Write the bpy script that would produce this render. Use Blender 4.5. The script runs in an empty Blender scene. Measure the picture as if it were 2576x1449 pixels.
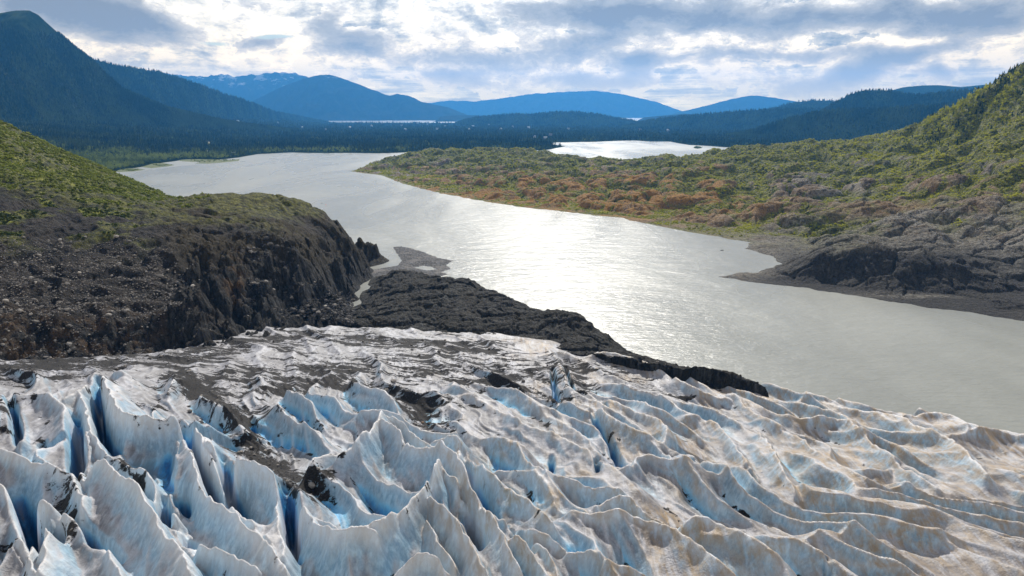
import bpy, bmesh, math, random
import numpy as np
from math import radians, sin, cos, tan, atan, pi

# ------------------------------------------------------------------ basics
rng = np.random.default_rng(7)
random.seed(7)
scene = bpy.context.scene
COL = scene.collection
VW, VH, F = 2576.0, 1449.0, 1709.0          # survey frame used to read angles off the photograph
HOR, CH = 284.0, 160.0                      # horizon row, camera height over the lake (m)
PIT = atan((VH / 2 - HOR) / F)
cP, sP = cos(PIT), sin(PIT)


def ray(vx, vy):
    vx = np.asarray(vx, float); vy = np.asarray(vy, float)
    cx = (vx - VW / 2) / F; cy = (VH / 2 - vy) / F
    return cx, cP + cy * sP, -sP + cy * cP


def on_z(vx, vy, z):
    dx, dy, dz = ray(vx, vy)
    t = (z - CH) / dz
    return np.stack([dx * t, dy * t, CH + dz * t], -1)


def on_y(vx, vy, Y):
    dx, dy, dz = ray(vx, vy)
    t = Y / dy
    return np.stack([dx * t, dy * t, CH + dz * t], -1)


def proj(x, y, z):
    z = z - CH
    d = y * cP - z * sP
    u = y * sP + z * cP
    d = np.maximum(d, 1e-3)
    return VW / 2 + x / d * F, VH / 2 - u / d * F, d


# ------------------------------------------------------------------ numpy noise
_perm = np.random.default_rng(3).permutation(256).astype(np.int32)
_ang = np.random.default_rng(4).random(256) * 2 * pi
_gx, _gy = np.cos(_ang), np.sin(_ang)


def perlin(x, y, seed=0):
    x = np.asarray(x, float); y = np.asarray(y, float)
    xf0 = np.floor(x); yf0 = np.floor(y)
    xi = xf0.astype(np.int64); yi = yf0.astype(np.int64)
    xf = x - xf0; yf = y - yf0
    u = xf * xf * xf * (xf * (xf * 6 - 15) + 10); v = yf * yf * yf * (yf * (yf * 6 - 15) + 10)

    def g(ix, iy, fx, fy):
        h = _perm[(_perm[(ix + seed * 37) & 255] + iy + seed * 11) & 255]
        return _gx[h] * fx + _gy[h] * fy
    a = g(xi, yi, xf, yf); b = g(xi + 1, yi, xf - 1, yf)
    c = g(xi, yi + 1, xf, yf - 1); d = g(xi + 1, yi + 1, xf - 1, yf - 1)
    return ((a + (b - a) * u) * (1 - v) + (c + (d - c) * u) * v) * 1.45


def fbm(x, y, o=5, seed=0, gain=0.5):
    s = 0.0; a = 1.0; n = 0.0
    for i in range(o):
        s = s + a * perlin(x, y, seed + i); n += a
        x = x * 2.03 + 17.3; y = y * 2.03 - 9.1; a *= gain
    return s / n


def ridged(x, y, o=4, seed=0, gain=0.5):
    s = 0.0; a = 1.0; n = 0.0
    for i in range(o):
        s = s + a * (1 - np.abs(perlin(x, y, seed + i)) * 1.6); n += a
        x = x * 2.03 + 5.3; y = y * 2.03 + 3.7; a *= gain
    return s / n


def worley(x, y, seed=0):
    """nearest and second nearest cell distance, a random number and offsets of the nearest cell"""
    xi = np.floor(x).astype(np.int64); yi = np.floor(y).astype(np.int64)
    f1 = np.full(x.shape, 9.0); f2 = np.full(x.shape, 9.0); rnd = np.zeros(x.shape); ox = np.zeros(x.shape); oy = np.zeros(x.shape)
    for i in (-1, 0, 1):
        for j in (-1, 0, 1):
            h = _perm[(_perm[(xi + i + seed * 37) & 255] + yi + j + seed * 11) & 255]
            h2 = _perm[(h + 71) & 255]
            dx = xi + i + 0.1 + 0.8 * h / 255.0 - x; dy = yi + j + 0.1 + 0.8 * h2 / 255.0 - y
            d = np.sqrt(dx * dx + dy * dy)
            m = d < f1
            f2 = np.where(m, f1, np.minimum(f2, d)); f1 = np.where(m, d, f1)
            rnd = np.where(m, _perm[(h + 133) & 255] / 255.0, rnd); ox = np.where(m, dx, ox); oy = np.where(m, dy, oy)
    return f1, f2, rnd, ox, oy


def blocks(X, Y, size, seed, ax=1.0, ay=1.0, wob=0.25):
    """jointed rock: tilted facets of random height, cracks between them (unit size)"""
    wx = fbm(X / size / 1.5, Y / size / 1.5, 3, seed + 2) * wob; wy = fbm(X / size / 1.5, Y / size / 1.5, 3, seed + 5) * wob
    f1, f2, r, ox, oy = worley(X / size / ax + wx, Y / size / ay + wy, seed)
    t1 = (r * 7.13) % 1.0 - 0.5; t2 = (r * 3.71) % 1.0 - 0.5
    return (r - 0.5) + (ox * t1 + oy * t2) * 1.2 - 0.55 * (1 - sst(0.0, 0.12, f2 - f1))


def sst(a, b, x):
    t = np.clip((x - a) / (b - a), 0, 1)
    return t * t * (3 - 2 * t)


def seg_dist(x, y, pts, closed=False):
    """distance to a polyline, index+parameter of the nearest place, side sign"""
    pts = np.asarray(pts, float)
    n = len(pts)
    best = np.full(x.shape, 1e18); par = np.zeros(x.shape); side = np.zeros(x.shape)
    for i in range(n if closed else n - 1):
        ax, ay = pts[i][:2]; bx, by = pts[(i + 1) % n][:2]
        ex, ey = bx - ax, by - ay
        L = ex * ex + ey * ey + 1e-9
        t = np.clip(((x - ax) * ex + (y - ay) * ey) / L, 0, 1)
        dx = x - ax - t * ex; dy = y - ay - t * ey
        d = dx * dx + dy * dy
        m = d < best
        best = np.where(m, d, best)
        par = np.where(m, i + t, par)
        side = np.where(m, np.sign(ex * dy - ey * dx), side)
    return np.sqrt(best), par, side


def sd_poly(x, y, poly):
    poly = np.asarray(poly, float)[:, :2]
    d, _, _ = seg_dist(x, y, poly, True)
    ins = np.zeros(x.shape, bool)
    n = len(poly)
    for i in range(n):
        ax, ay = poly[i]; bx, by = poly[(i + 1) % n]
        if ay == by:
            continue
        c = ((ay > y) != (by > y)) & (x < (bx - ax) * (y - ay) / (by - ay) + ax)
        ins ^= c
    return np.where(ins, d, -d)


class RBF:
    def __init__(self, pts):
        p = np.asarray(pts, float)
        self.c = p[:, :2] / 100.0
        n = len(p)
        r = np.sqrt(((self.c[:, None] - self.c[None]) ** 2).sum(-1))
        A = np.zeros((n + 3, n + 3))
        A[:n, :n] = r - 1e-3 * np.eye(n) * 0
        Pm = np.concatenate([np.ones((n, 1)), self.c], 1)
        A[:n, n:] = Pm; A[n:, :n] = Pm.T
        b = np.concatenate([p[:, 2], np.zeros(3)])
        self.w = np.linalg.lstsq(A, b, rcond=None)[0]

    def __call__(self, x, y):
        x = np.asarray(x, float) / 100.0; y = np.asarray(y, float) / 100.0
        n = len(self.c)
        s = self.w[n] + self.w[n + 1] * x + self.w[n + 2] * y
        for i in range(n):
            s = s + self.w[i] * np.sqrt((x - self.c[i, 0]) ** 2 + (y - self.c[i, 1]) ** 2)
        return s


def box_blur(a, k):
    for ax in (0, 1):
        p = [(0, 0), (0, 0)]; p[ax] = (k, k)
        b = np.pad(a, p, 'edge').cumsum(ax)
        n = a.shape[ax]
        hi = np.take(b, np.arange(2 * k, 2 * k + n), ax)
        lo = np.concatenate([np.zeros_like(np.take(b, [0], ax)), np.take(b, np.arange(0, n - 1), ax)], ax)
        a = (hi - lo) / (2 * k + 1)
    return a


# ------------------------------------------------------------------ mesh helpers
def mesh_np(name, verts, faces, attrs=None, smooth=True):
    verts = np.asarray(verts, np.float32); faces = np.asarray(faces, np.int32)
    me = bpy.data.meshes.new(name)
    k = faces.shape[1]
    me.vertices.add(len(verts)); me.vertices.foreach_set('co', verts.ravel())
    me.loops.add(faces.size); me.loops.foreach_set('vertex_index', faces.ravel())
    me.polygons.add(len(faces))
    me.polygons.foreach_set('loop_start', np.arange(0, faces.size, k, dtype=np.int32))
    me.polygons.foreach_set('loop_total', np.full(len(faces), k, np.int32))
    me.polygons.foreach_set('use_smooth', np.full(len(faces), smooth, bool))
    for an, av in (attrs or {}).items():
        at = me.attributes.new(an, 'FLOAT', 'POINT')
        at.data.foreach_set('value', np.asarray(av, np.float32).ravel())
    me.update(calc_edges=True)
    return me


def put(name, me, mat=None, parent=None, loc=(0, 0, 0)):
    o = bpy.data.objects.new(name, me)
    COL.objects.link(o)
    if mat is not None and me is not None:
        if len(me.materials) == 0:
            me.materials.append(mat)
    o.parent = parent; o.location = loc
    return o


def tag(o, label=None, cat=None, group=None, kind=None):
    if label: o['label'] = label
    if cat: o['category'] = cat
    if group: o['group'] = group
    if kind: o['kind'] = kind
    return o


def grid_faces(ny, nx, keep=None):
    i = np.arange(ny * nx).reshape(ny, nx)
    f = np.stack([i[:-1, :-1], i[:-1, 1:], i[1:, 1:], i[1:, :-1]], -1).reshape(-1, 4)
    if keep is not None:
        k = keep[:-1, :-1] | keep[:-1, 1:] | keep[1:, 1:] | keep[1:, :-1]
        f = f[k.ravel()]
    return f


def grid_obj(name, X, Y, Z, mat, attrs=None, keep=None, flip=False):
    ny, nx = X.shape
    V = np.stack([X, Y, Z], -1).reshape(-1, 3)
    f = grid_faces(ny, nx, keep)
    if flip:
        f = f[:, ::-1]
    if keep is not None:
        used = np.zeros(len(V), bool); used[f.ravel()] = True
        idx = np.cumsum(used) - 1
        V = V[used]; f = idx[f]
        attrs = {k: np.asarray(v).ravel()[used] for k, v in (attrs or {}).items()}
    me = mesh_np(name, V, f, attrs)
    return put(name, me, mat)


def polar(az0, az1, naz, r0, r1, nr):
    a = np.radians(np.linspace(az0, az1, naz)); r = np.exp(np.linspace(math.log(r0), math.log(r1), nr))
    A, R = np.meshgrid(a, r)
    return R * np.sin(A), R * np.cos(A)


# ------------------------------------------------------------------ material helpers
class NT:
    def __init__(self, tree):
        self.t = tree; self.n = tree.nodes; self.l = tree.links

    def new(self, typ, **kw):
        n = self.n.new(typ)
        for k, v in kw.items():
            setattr(n, k, v)
        return n

    def set(self, sock, v):
        if isinstance(v, bpy.types.NodeSocket):
            self.l.new(v, sock)
        elif v is not None:
            if hasattr(sock.default_value, '__len__') and not hasattr(v, '__len__'):
                v = (v,) * len(sock.default_value)
            if hasattr(v, '__len__') and len(sock.default_value) == 4 and len(v) == 3:
                v = tuple(v) + (1,)
            sock.default_value = v

    def m(self, op, a, b=None, c=None, clamp=False):
        n = self.new('ShaderNodeMath', operation=op, use_clamp=clamp)
        for i, v in enumerate((a, b, c)):
            if v is not None:
                self.set(n.inputs[i], v)
        return n.outputs[0]

    def vm(self, op, a, b=None):
        n = self.new('ShaderNodeVectorMath', operation=op)
        self.set(n.inputs[0], a)
        if b is not None:
            self.set(n.inputs[1], b)
        return n.outputs[0]

    def mix(self, f, a, b, blend='MIX'):
        n = self.new('ShaderNodeMix', data_type='RGBA', blend_type=blend, clamp_factor=True)
        self.set(n.inputs[0], f); self.set(n.inputs[6], a); self.set(n.inputs[7], b)
        return n.outputs[2]

    def noise(self, vec, scale, detail=4, rough=0.55, dist=0.0, dims='3D', out=0):
        n = self.new('ShaderNodeTexNoise', noise_dimensions=dims)
        if vec is not None:
            self.set(n.inputs['Vector'], vec)
        n.inputs['Scale'].default_value = scale; n.inputs['Detail'].default_value = detail
        n.inputs['Roughness'].default_value = rough; n.inputs['Distortion'].default_value = dist
        return n.outputs[out]

    def ss(self, v, a, b, lo=0.0, hi=1.0):
        n = self.new('ShaderNodeMapRange', interpolation_type='SMOOTHSTEP')
        self.set(n.inputs[0], v)
        n.inputs[1].default_value = a; n.inputs[2].default_value = b
        n.inputs[3].default_value = lo; n.inputs[4].default_value = hi
        return n.outputs[0]

    def attr(self, name):
        n = self.new('ShaderNodeAttribute', attribute_name=name)
        return n.outputs['Fac']

    def ramp(self, f, stops):
        n = self.new('ShaderNodeValToRGB')
        e = n.color_ramp.elements
        while len(e) < len(stops):
            e.new(0.5)
        for el, (p, c) in zip(e, stops):
            el.position = p; el.color = tuple(c) + (1,)
        self.set(n.inputs[0], f)
        return n.outputs[0]

    def pos(self):
        return self.new('ShaderNodeNewGeometry').outputs['Position']

    def map(self, v, scale=(1, 1, 1), rot=(0, 0, 0)):
        n = self.new('ShaderNodeMapping')
        self.set(n.inputs[0], v)
        n.inputs['Scale'].default_value = scale; n.inputs['Rotation'].default_value = rot
        return n.outputs[0]

    def bump(self, h, strength=0.5, dist=1.0, normal=None):
        n = self.new('ShaderNodeBump')
        self.set(n.inputs['Height'], h)
        n.inputs['Strength'].default_value = strength; n.inputs['Distance'].default_value = dist
        if normal is not None:
            self.set(n.inputs['Normal'], normal)
        return n.outputs[0]


def material(name):
    m = bpy.data.materials.new(name); m.use_nodes = True
    t = NT(m.node_tree)
    b = m.node_tree.nodes['Principled BSDF']
    return m, t, b


def simple(name, col, rough=0.6, metal=0.0, var=0.15, scale=1.0):
    m, t, b = material(name)
    n = t.noise(t.pos(), scale, 4)
    c = t.mix(n, tuple(c * (1 - var) for c in col), tuple(min(1, c * (1 + var)) for c in col))
    t.set(b.inputs['Base Color'], c)
    b.inputs['Roughness'].default_value = rough; b.inputs['Metallic'].default_value = metal
    return m


# ================================================================== MATERIALS
def mat_rock(name, dark, light, moss, rust, gain=1.0):
    """bare rock with joints, pale stones, moss and shrubs by attributes moss / green / scree / rust"""
    m, t, b = material(name)
    p = t.pos()
    big = t.noise(p, 0.03, 6, 0.6)
    mid = t.noise(p, 0.22, 6, 0.65)
    fine = t.noise(t.map(p, (1, 1, 2.2)), 1.1, 6, 0.7)
    streak = t.noise(t.map(p, (1, 1, 0.16)), 0.35, 5, 0.6, 0.4)
    lay = t.noise(t.map(p, (0.25, 0.25, 1.6), (0.25, 0.12, 0.3)), 0.35, 4, 0.6, 0.6)
    v = t.m('ADD', t.m('MULTIPLY', mid, 0.6), t.m('MULTIPLY', fine, 0.5))
    col = t.mix(t.ss(t.m('ADD', v, t.m('MULTIPLY', t.m('SUBTRACT', big, 0.5), 0.5)), 0.42, 0.68), dark, light)
    geo = t.new('ShaderNodeNewGeometry')
    nz = t.new('ShaderNodeSeparateXYZ'); t.set(nz.inputs[0], geo.outputs['Normal'])
    steep = t.ss(nz.outputs[2], 0.75, 0.35)
    wall = t.mix(t.ss(streak, 0.40, 0.64), tuple(c * 0.6 for c in dark), tuple(sum(light) / 3 * 1.5 * k for k in (1.0, 0.98, 0.94)))
    col = t.mix(t.m('MULTIPLY', steep, 0.75), col, wall)
    col = t.mix(t.m('MULTIPLY', t.ss(lay, 0.5, 0.75), 0.35), col, tuple(c * 1.3 for c in light))
    col = t.mix(t.m('MULTIPLY', t.attr('rust'), t.ss(t.noise(p, 0.12, 5), 0.42, 0.6)), col, rust)
    sl = t.mix(t.ss(t.m('ADD', t.m('MULTIPLY', streak, 0.7), t.m('MULTIPLY', fine, 0.35)), 0.42, 0.66), tuple(c * 0.8 for c in dark), tuple(sum(light) / 3 * 2.1 * k for k in (1.0, 0.98, 0.94)))
    col = t.mix(t.m('MULTIPLY', t.attr('slab'), t.ss(mid, 0.35, 0.6, 0.35, 1.0)), col, sl)
    # scree: many small pale stones
    vor = t.new('ShaderNodeTexVoronoi'); t.set(vor.inputs['Vector'], p); vor.inputs['Scale'].default_value = 0.42
    st = t.m('MULTIPLY', t.ss(vor.outputs['Distance'], 0.42, 0.22), t.ss(t.noise(p, 0.3, 2), 0.52, 0.6))
    sepc = t.new('ShaderNodeSeparateColor'); t.set(sepc.inputs[0], vor.outputs['Color'])
    st = t.m('MULTIPLY', st, t.ss(sepc.outputs[0], 0.45, 0.75))
    col = t.mix(t.m('MULTIPLY', st, t.attr('scree')), col, tuple(min(1, c * 3.2) for c in light))
    for cs, st_ in ((0.10, (1, 1, 0.35)), (0.33, (1, 1, 0.5))):
        vc = t.new('ShaderNodeTexVoronoi', feature='DISTANCE_TO_EDGE')
        t.set(vc.inputs['Vector'], t.vm('ADD', t.map(p, tuple(cs * k for k in st_)), t.vm('MULTIPLY', t.noise(p, cs * 3, 3, 0.6, 0, '3D', 1), (0.9, 0.9, 0.6))))
        vc.inputs['Scale'].default_value = 1.0
        ck = t.m('MULTIPLY', t.ss(vc.outputs['Distance'], 0.06, 0.01), t.ss(t.noise(p, cs * 0.8, 3), 0.42, 0.58))
        col = t.mix(t.m('MULTIPLY', ck, 0.75), col, tuple(c * 0.35 for c in dark))
    mossm = t.m('MULTIPLY', t.attr('moss'), t.ss(t.m('ADD', t.m('MULTIPLY', fine, 0.7), t.m('ADD', t.m('MULTIPLY', mid, 0.5), t.m('MULTIPLY', big, 0.4))), 0.64, 0.84))
    mc = t.mix(t.noise(p, 0.09, 4), moss, tuple(c * 0.55 for c in moss))
    col = t.mix(mossm, col, mc)
    dk = t.mix(t.ss(t.m('ADD', t.m('MULTIPLY', fine, 0.5), t.m('MULTIPLY', streak, 0.5)), 0.38, 0.62), (0.022, 0.020, 0.019), (0.085, 0.076, 0.070))
    col = t.mix(t.m('MULTIPLY', t.attr('dark'), t.ss(big, 0.3, 0.5, 0.75, 1.0)), col, dk)
    gm = t.m('MULTIPLY', t.m('MULTIPLY', t.attr('green'), 1.1), t.ss(t.m('ADD', t.m('MULTIPLY', t.noise(p, 0.5, 5, 0.7), 0.6), t.m('MULTIPLY', mid, 0.5)), 0.4, 0.58))
    gc = t.mix(t.ss(t.noise(p, 0.2, 5, 0.7), 0.35, 0.65), (0.028, 0.048, 0.010), (0.34, 0.34, 0.04))
    col = t.mix(gm, col, gc)
    t.set(b.inputs['Base Color'], col)
    b.inputs['Roughness'].default_value = 0.85
    b.inputs['Specular IOR Level'].default_value = 0.25
    hh = t.m('ADD', t.m('MULTIPLY', mid, 2.2), t.m('ADD', t.m('MULTIPLY', fine, 0.7), t.m('MULTIPLY', streak, 1.6)))
    t.set(b.inputs['Normal'], t.bump(hh, 1.0, 2.0 * gain))
    return m


M_rock_left = mat_rock('dark_cliff_rock', (0.0055, 0.0042, 0.0033), (0.052, 0.040, 0.031), (0.060, 0.040, 0.008), (0.16, 0.085, 0.03))
M_rock_out = mat_rock('charcoal_rock', (0.007, 0.0065, 0.006), (0.075, 0.070, 0.060), (0.035, 0.03, 0.02), (0.07, 0.05, 0.03))
M_rock_right = mat_rock('weathered_rock', (0.075, 0.06, 0.043), (0.46, 0.42, 0.345), (0.60, 0.285, 0.02), (0.48, 0.24, 0.05), 2.2)


def mat_ice():
    m, t, b = material('glacier_ice')
    p = t.pos()
    geo = t.new('ShaderNodeNewGeometry')
    nz = t.new('ShaderNodeSeparateXYZ'); t.set(nz.inputs[0], geo.outputs['Normal'])
    steep = t.ss(nz.outputs[2], 0.9, 0.45)
    big = t.noise(p, 0.05, 5, 0.6)
    mid = t.noise(p, 0.35, 6, 0.65, 0.3)
    fine = t.noise(p, 2.2, 5, 0.7)
    streak = t.noise(t.map(p, (1, 1, 0.1)), 0.9, 5, 0.65, 0.3)
    flow = t.noise(t.map(p, (0.9, 0.12, 0.4), (0, 0, radians(-35))), 0.5, 6, 0.65, 0.5)
    crust = t.mix(t.ss(t.m('ADD', t.m('MULTIPLY', mid, 0.6), t.m('MULTIPLY', fine, 0.4)), 0.36, 0.62), (0.27, 0.265, 0.29), (0.50, 0.495, 0.53))
    clean = t.mix(t.ss(streak, 0.35, 0.7), (0.21, 0.39, 0.54), (0.47, 0.68, 0.81))
    col = t.mix(t.m('MULTIPLY', steep, 0.85), crust, clean)
    # deep, bubble free ice is blue
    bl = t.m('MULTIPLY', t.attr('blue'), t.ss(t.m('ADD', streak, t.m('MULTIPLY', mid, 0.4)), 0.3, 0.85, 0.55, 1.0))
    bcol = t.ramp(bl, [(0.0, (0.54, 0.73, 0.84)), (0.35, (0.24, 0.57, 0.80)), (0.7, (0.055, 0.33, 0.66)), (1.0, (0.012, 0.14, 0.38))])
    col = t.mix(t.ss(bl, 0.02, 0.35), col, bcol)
    # grey silt film along the flow
    silt = t.m('MULTIPLY', t.ss(t.m('ADD', flow, t.m('MULTIPLY', t.attr('silt'), 0.18)), 0.45, 0.72), t.m('MULTIPLY', t.m('SUBTRACT', 1.0, t.m('MULTIPLY', steep, 0.55)), t.ss(t.m('ADD', big, t.m('MULTIPLY', t.attr('silt'), 0.4)), 0.35, 0.8)))
    col = t.mix(t.m('MULTIPLY', silt, 0.75), col, (0.13, 0.12, 0.122))
    col = t.mix(t.m('MULTIPLY', t.attr('crest'), 0.75), col, (0.82, 0.82, 0.84))
    # ochre dust on the crests and backs
    tn = t.m('MULTIPLY', t.m('MULTIPLY', t.attr('tan'), 1.05), t.ss(t.m('ADD', t.m('MULTIPLY', flow, 0.6), t.m('MULTIPLY', mid, 0.5)), 0.42, 0.68))
    col = t.mix(t.m('MULTIPLY', tn, 0.75), col, t.mix(fine, (0.26, 0.145, 0.05), (0.50, 0.36, 0.19)))
    # rock debris and grit
    dn = t.m('ADD', t.m('MULTIPLY', t.m('SUBTRACT', t.noise(p, 0.5, 8, 0.75), 0.5), 1.5), t.m('ADD', t.m('MULTIPLY', t.m('SUBTRACT', t.noise(t.map(p, (0.045, 0.20, 0.1), (0, 0, radians(8))), 1.0, 6, 0.6, 0.8), 0.5), 3.2), t.m('MULTIPLY', t.m('SUBTRACT', t.noise(p, 0.07, 4), 0.5), 1.6)))
    deb = t.ss(t.m('ADD', dn, t.m('SUBTRACT', t.attr('debris'), 0.5)), 0.0, 0.16)
    dcol = t.mix(t.ss(t.noise(p, 1.6, 5, 0.75), 0.38, 0.7), (0.006, 0.0052, 0.005), (0.044, 0.037, 0.033))
    col = t.mix(deb, col, dcol)
    t.set(b.inputs['Base Color'], col)
    t.set(b.inputs['Roughness'], t.m('ADD', 0.42, t.m('MULTIPLY', deb, 0.45)))
    b.inputs['Specular IOR Level'].default_value = 0.35
    hh = t.m('ADD', t.m('MULTIPLY', mid, 0.9), t.m('ADD', t.m('MULTIPLY', fine, 0.38), t.m('ADD', t.m('MULTIPLY', streak, 0.5), t.m('MULTIPLY', deb, 0.35))))
    t.set(b.inputs['Normal'], t.bump(hh, 0.7, 0.7))
    return m


M_ice = mat_ice()


def mat_water():
    m, t, b = material('silty_lake_water')
    p = t.pos()
    patch = t.noise(t.map(p, (1, 0.35, 1)), 0.004, 4, 0.6, 0.6)
    rip = t.noise(t.map(p, (0.4, 1.0, 1), (0, 0, radians(12))), 0.30, 5, 0.68, 0.3)
    rip2 = t.noise(t.map(p, (0.6, 1.0, 1), (0, 0, radians(-8))), 0.05, 5, 0.6)
    col = t.mix(t.ss(patch, 0.35, 0.65), (0.27, 0.27, 0.24), (0.34, 0.34, 0.305))
    t.set(b.inputs['Base Color'], col)
    t.set(b.inputs['Roughness'], t.ss(patch, 0.36, 0.64, 0.24, 0.37))
    b.inputs['IOR'].default_value = 1.33
    h = t.m('ADD', t.m('MULTIPLY', rip, 0.55), t.m('MULTIPLY', rip2, 1.6))
    t.set(b.inputs['Normal'], t.bump(h, 0.6, 1.6))
    return m


M_water = mat_water()


def mat_leaf(name, c0, c1, transl=0.45):
    m, t, b = material(name)
    tint = t.attr('tint')
    inf = t.new('ShaderNodeObjectInfo')
    p = t.pos()
    f = t.m('ADD', t.m('MULTIPLY', tint, 0.75), t.m('MULTIPLY', t.noise(p, 0.35, 4, 0.7), 0.4))
    f = t.m('ADD', f, t.m('MULTIPLY', inf.outputs['Random'], 0.15))
    col = t.mix(t.ss(f, 0.15, 1.0), c0, c1)
    t.set(b.inputs['Base Color'], col)
    b.inputs['Roughness'].default_value = 0.65
    b.inputs['Specular IOR Level'].default_value = 0.06
    tr = t.new('ShaderNodeBsdfTranslucent'); t.set(tr.inputs[0], col)
    mx = t.new('ShaderNodeMixShader'); mx.inputs[0].default_value = transl
    out = m.node_tree.nodes['Material Output']
    t.l.new(b.outputs[0], mx.inputs[1]); t.l.new(tr.outputs[0], mx.inputs[2]); t.l.new(mx.outputs[0], out.inputs[0])
    return m


M_conifer = mat_leaf('conifer_needles', (0.011, 0.022, 0.010), (0.085, 0.115, 0.035), 0.25)
M_shrub = mat_leaf('shrub_leaves', (0.022, 0.045, 0.010), (0.56, 0.55, 0.05), 0.42)
M_shrub_dark = mat_leaf('dark_shrub_leaves', (0.025, 0.045, 0.012), (0.24, 0.29, 0.07), 0.4)
M_shrub_left = mat_leaf('alder_leaves', (0.022, 0.04, 0.010), (0.24, 0.27, 0.035), 0.4)
M_bark = simple('bark', (0.07, 0.055, 0.045), 0.9)


def mat_forest(name, a, bcol, meadow=None, zmin=600, snow=0.0, zsnow=900):
    m, t, b = material(name)
    p = t.pos()
    n1 = t.noise(p, 0.004, 5, 0.6); n2 = t.noise(t.map(p, (1, 1, 0.5)), 0.045, 5, 0.75)
    f = t.m('ADD', t.m('MULTIPLY', n1, 0.6), t.m('MULTIPLY', n2, 0.6))
    col = t.mix(t.ss(f, 0.4, 0.8), a, bcol)
    z = t.new('ShaderNodeSeparateXYZ'); t.set(z.inputs[0], p)
    if meadow:
        mk = t.m('ADD', z.outputs[2], t.m('MULTIPLY', t.m('SUBTRACT', n1, 0.5), 520.0))
        col = t.mix(t.ss(mk, zmin, zmin + 70), col, meadow)
        sc = t.m('MULTIPLY', t.ss(t.noise(t.map(p, (1, 1, 0.35)), 0.007, 6, 0.7), 0.62, 0.68), t.ss(z.outputs[2], 120, 260))
        col = t.mix(t.m('MULTIPLY', sc, 0.55), col, (0.16, 0.145, 0.12))
    if snow:
        sm = t.m('MULTIPLY', t.ss(t.noise(t.map(p, (1, 0.5, 2)), 0.0022, 6, 0.7), 0.53, 0.57), t.ss(z.outputs[2], zsnow, zsnow + 250))
        col = t.mix(t.m('MULTIPLY', sm, snow), col, (0.9, 0.9, 0.92))
    t.set(b.inputs['Base Color'], col)
    b.inputs['Roughness'].default_value = 1.0
    b.inputs['Specular IOR Level'].default_value = 0.0
    t.set(b.inputs['Normal'], t.bump(n2, 1.0, 14))
    return m


M_forest = mat_forest('forest_slope', (0.014, 0.026, 0.012), (0.045, 0.065, 0.022))
M_forest_alp = mat_forest('alpine_slope', (0.014, 0.026, 0.012), (0.045, 0.062, 0.022), (0.075, 0.10, 0.04), 690)
M_far = mat_forest('far_mountain', (0.02, 0.03, 0.018), (0.05, 0.055, 0.035), None, 0, 0.45, 750)
M_ground = mat_forest('valley_ground', (0.012, 0.02, 0.009), (0.03, 0.042, 0.016))
M_marsh = simple('marsh_grass', (0.11, 0.125, 0.03), 0.9, 0, 0.4, 0.05)
M_gravel = None


def mat_gravel():
    m, t, b = material('dark_gravel')
    p = t.pos()
    vor = t.new('ShaderNodeTexVoronoi'); t.set(vor.inputs['Vector'], p); vor.inputs['Scale'].default_value = 0.55
    s = t.new('ShaderNodeSeparateColor'); t.set(s.inputs[0], vor.outputs['Color'])
    col = t.mix(t.ss(s.outputs[0], 0.2, 0.95), (0.020, 0.019, 0.020), (0.10, 0.095, 0.098))
    col = t.mix(t.ss(t.noise(p, 0.06, 4), 0.5, 0.65), col, (0.13, 0.12, 0.115))
    t.set(b.inputs['Base Color'], col); b.inputs['Roughness'].default_value = 0.9
    t.set(b.inputs['Normal'], t.bump(vor.outputs['Distance'], 0.9, 1.0))
    return m


M_gravel = mat_gravel()


def mat_boulder(name, a, c):
    m, t, b = material(name)
    p = t.pos()
    inf = t.new('ShaderNodeObjectInfo')
    f = t.m('ADD', t.m('MULTIPLY', t.attr('tint'), 0.6), t.m('MULTIPLY', t.noise(p, 1.2, 5, 0.7), 0.5))
    col = t.mix(t.ss(f, 0.25, 0.9), a, c)
    t.set(b.inputs['Base Color'], col); b.inputs['Roughness'].default_value = 0.85
    t.set(b.inputs['Normal'], t.bump(t.noise(p, 2.0, 5, 0.7), 0.6, 0.4))
    return m


M_boulder = mat_boulder('boulder_stone', (0.07, 0.06, 0.053), (0.36, 0.32, 0.28))
M_boulder_tan = mat_boulder('tan_boulder_stone', (0.16, 0.10, 0.06), (0.34, 0.22, 0.13))
M_grit = mat_boulder('grit_stone', (0.02, 0.018, 0.017), (0.15, 0.135, 0.125))


# ================================================================== GLACIER
def r6(*p): return [(0.3924 * x, 880.5 + 0.3924 * y) for x, y in p]
def r7(*p): return [(880.5 + 0.3924 * x, 880.5 + 0.3924 * y) for x, y in p]
def r8(*p): return [(1698 + 0.4792 * x, 754.7 + 0.4792 * y) for x, y in p]


gb = []
for vx, vy, z in [(-500, 915, 52), (0, 905, 46), (200, 897, 43), (430, 882, 38), (600, 836, 31), (760, 808, 25), (860, 808, 22),
                  (1000, 828, 22), (1150, 838, 21), (1250, 836, 20), (1400, 862, 18), (1560, 884, 13), (1750, 935, 11), (1930, 970, 9),
                  (2060, 1000, 9), (2200, 1020, 9), (2330, 1045, 9), (2576, 1085, 11), (3000, 1140, 14),
                  (0, 1000, 50), (500, 1000, 43), (900, 950, 34), (1300, 950, 26), (1600, 1000, 21), (2000, 1100, 20), (2400, 1150, 20),
                  (0, 1200, 54), (500, 1200, 50), (1000, 1200, 44), (1500, 1150, 37), (2000, 1250, 33), (2576, 1250, 28),
                  (0, 1449, 58), (600, 1449, 57), (1288, 1449, 54), (2000, 1449, 46), (2576, 1449, 40), (-600, 1449, 60), (3200, 1400, 38),
                  (1288, 2000, 66), (0, 2000, 68), (2576, 2000, 56)]:
    gb.append(on_z(vx, vy, z))
g_base = RBF(gb)

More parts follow.
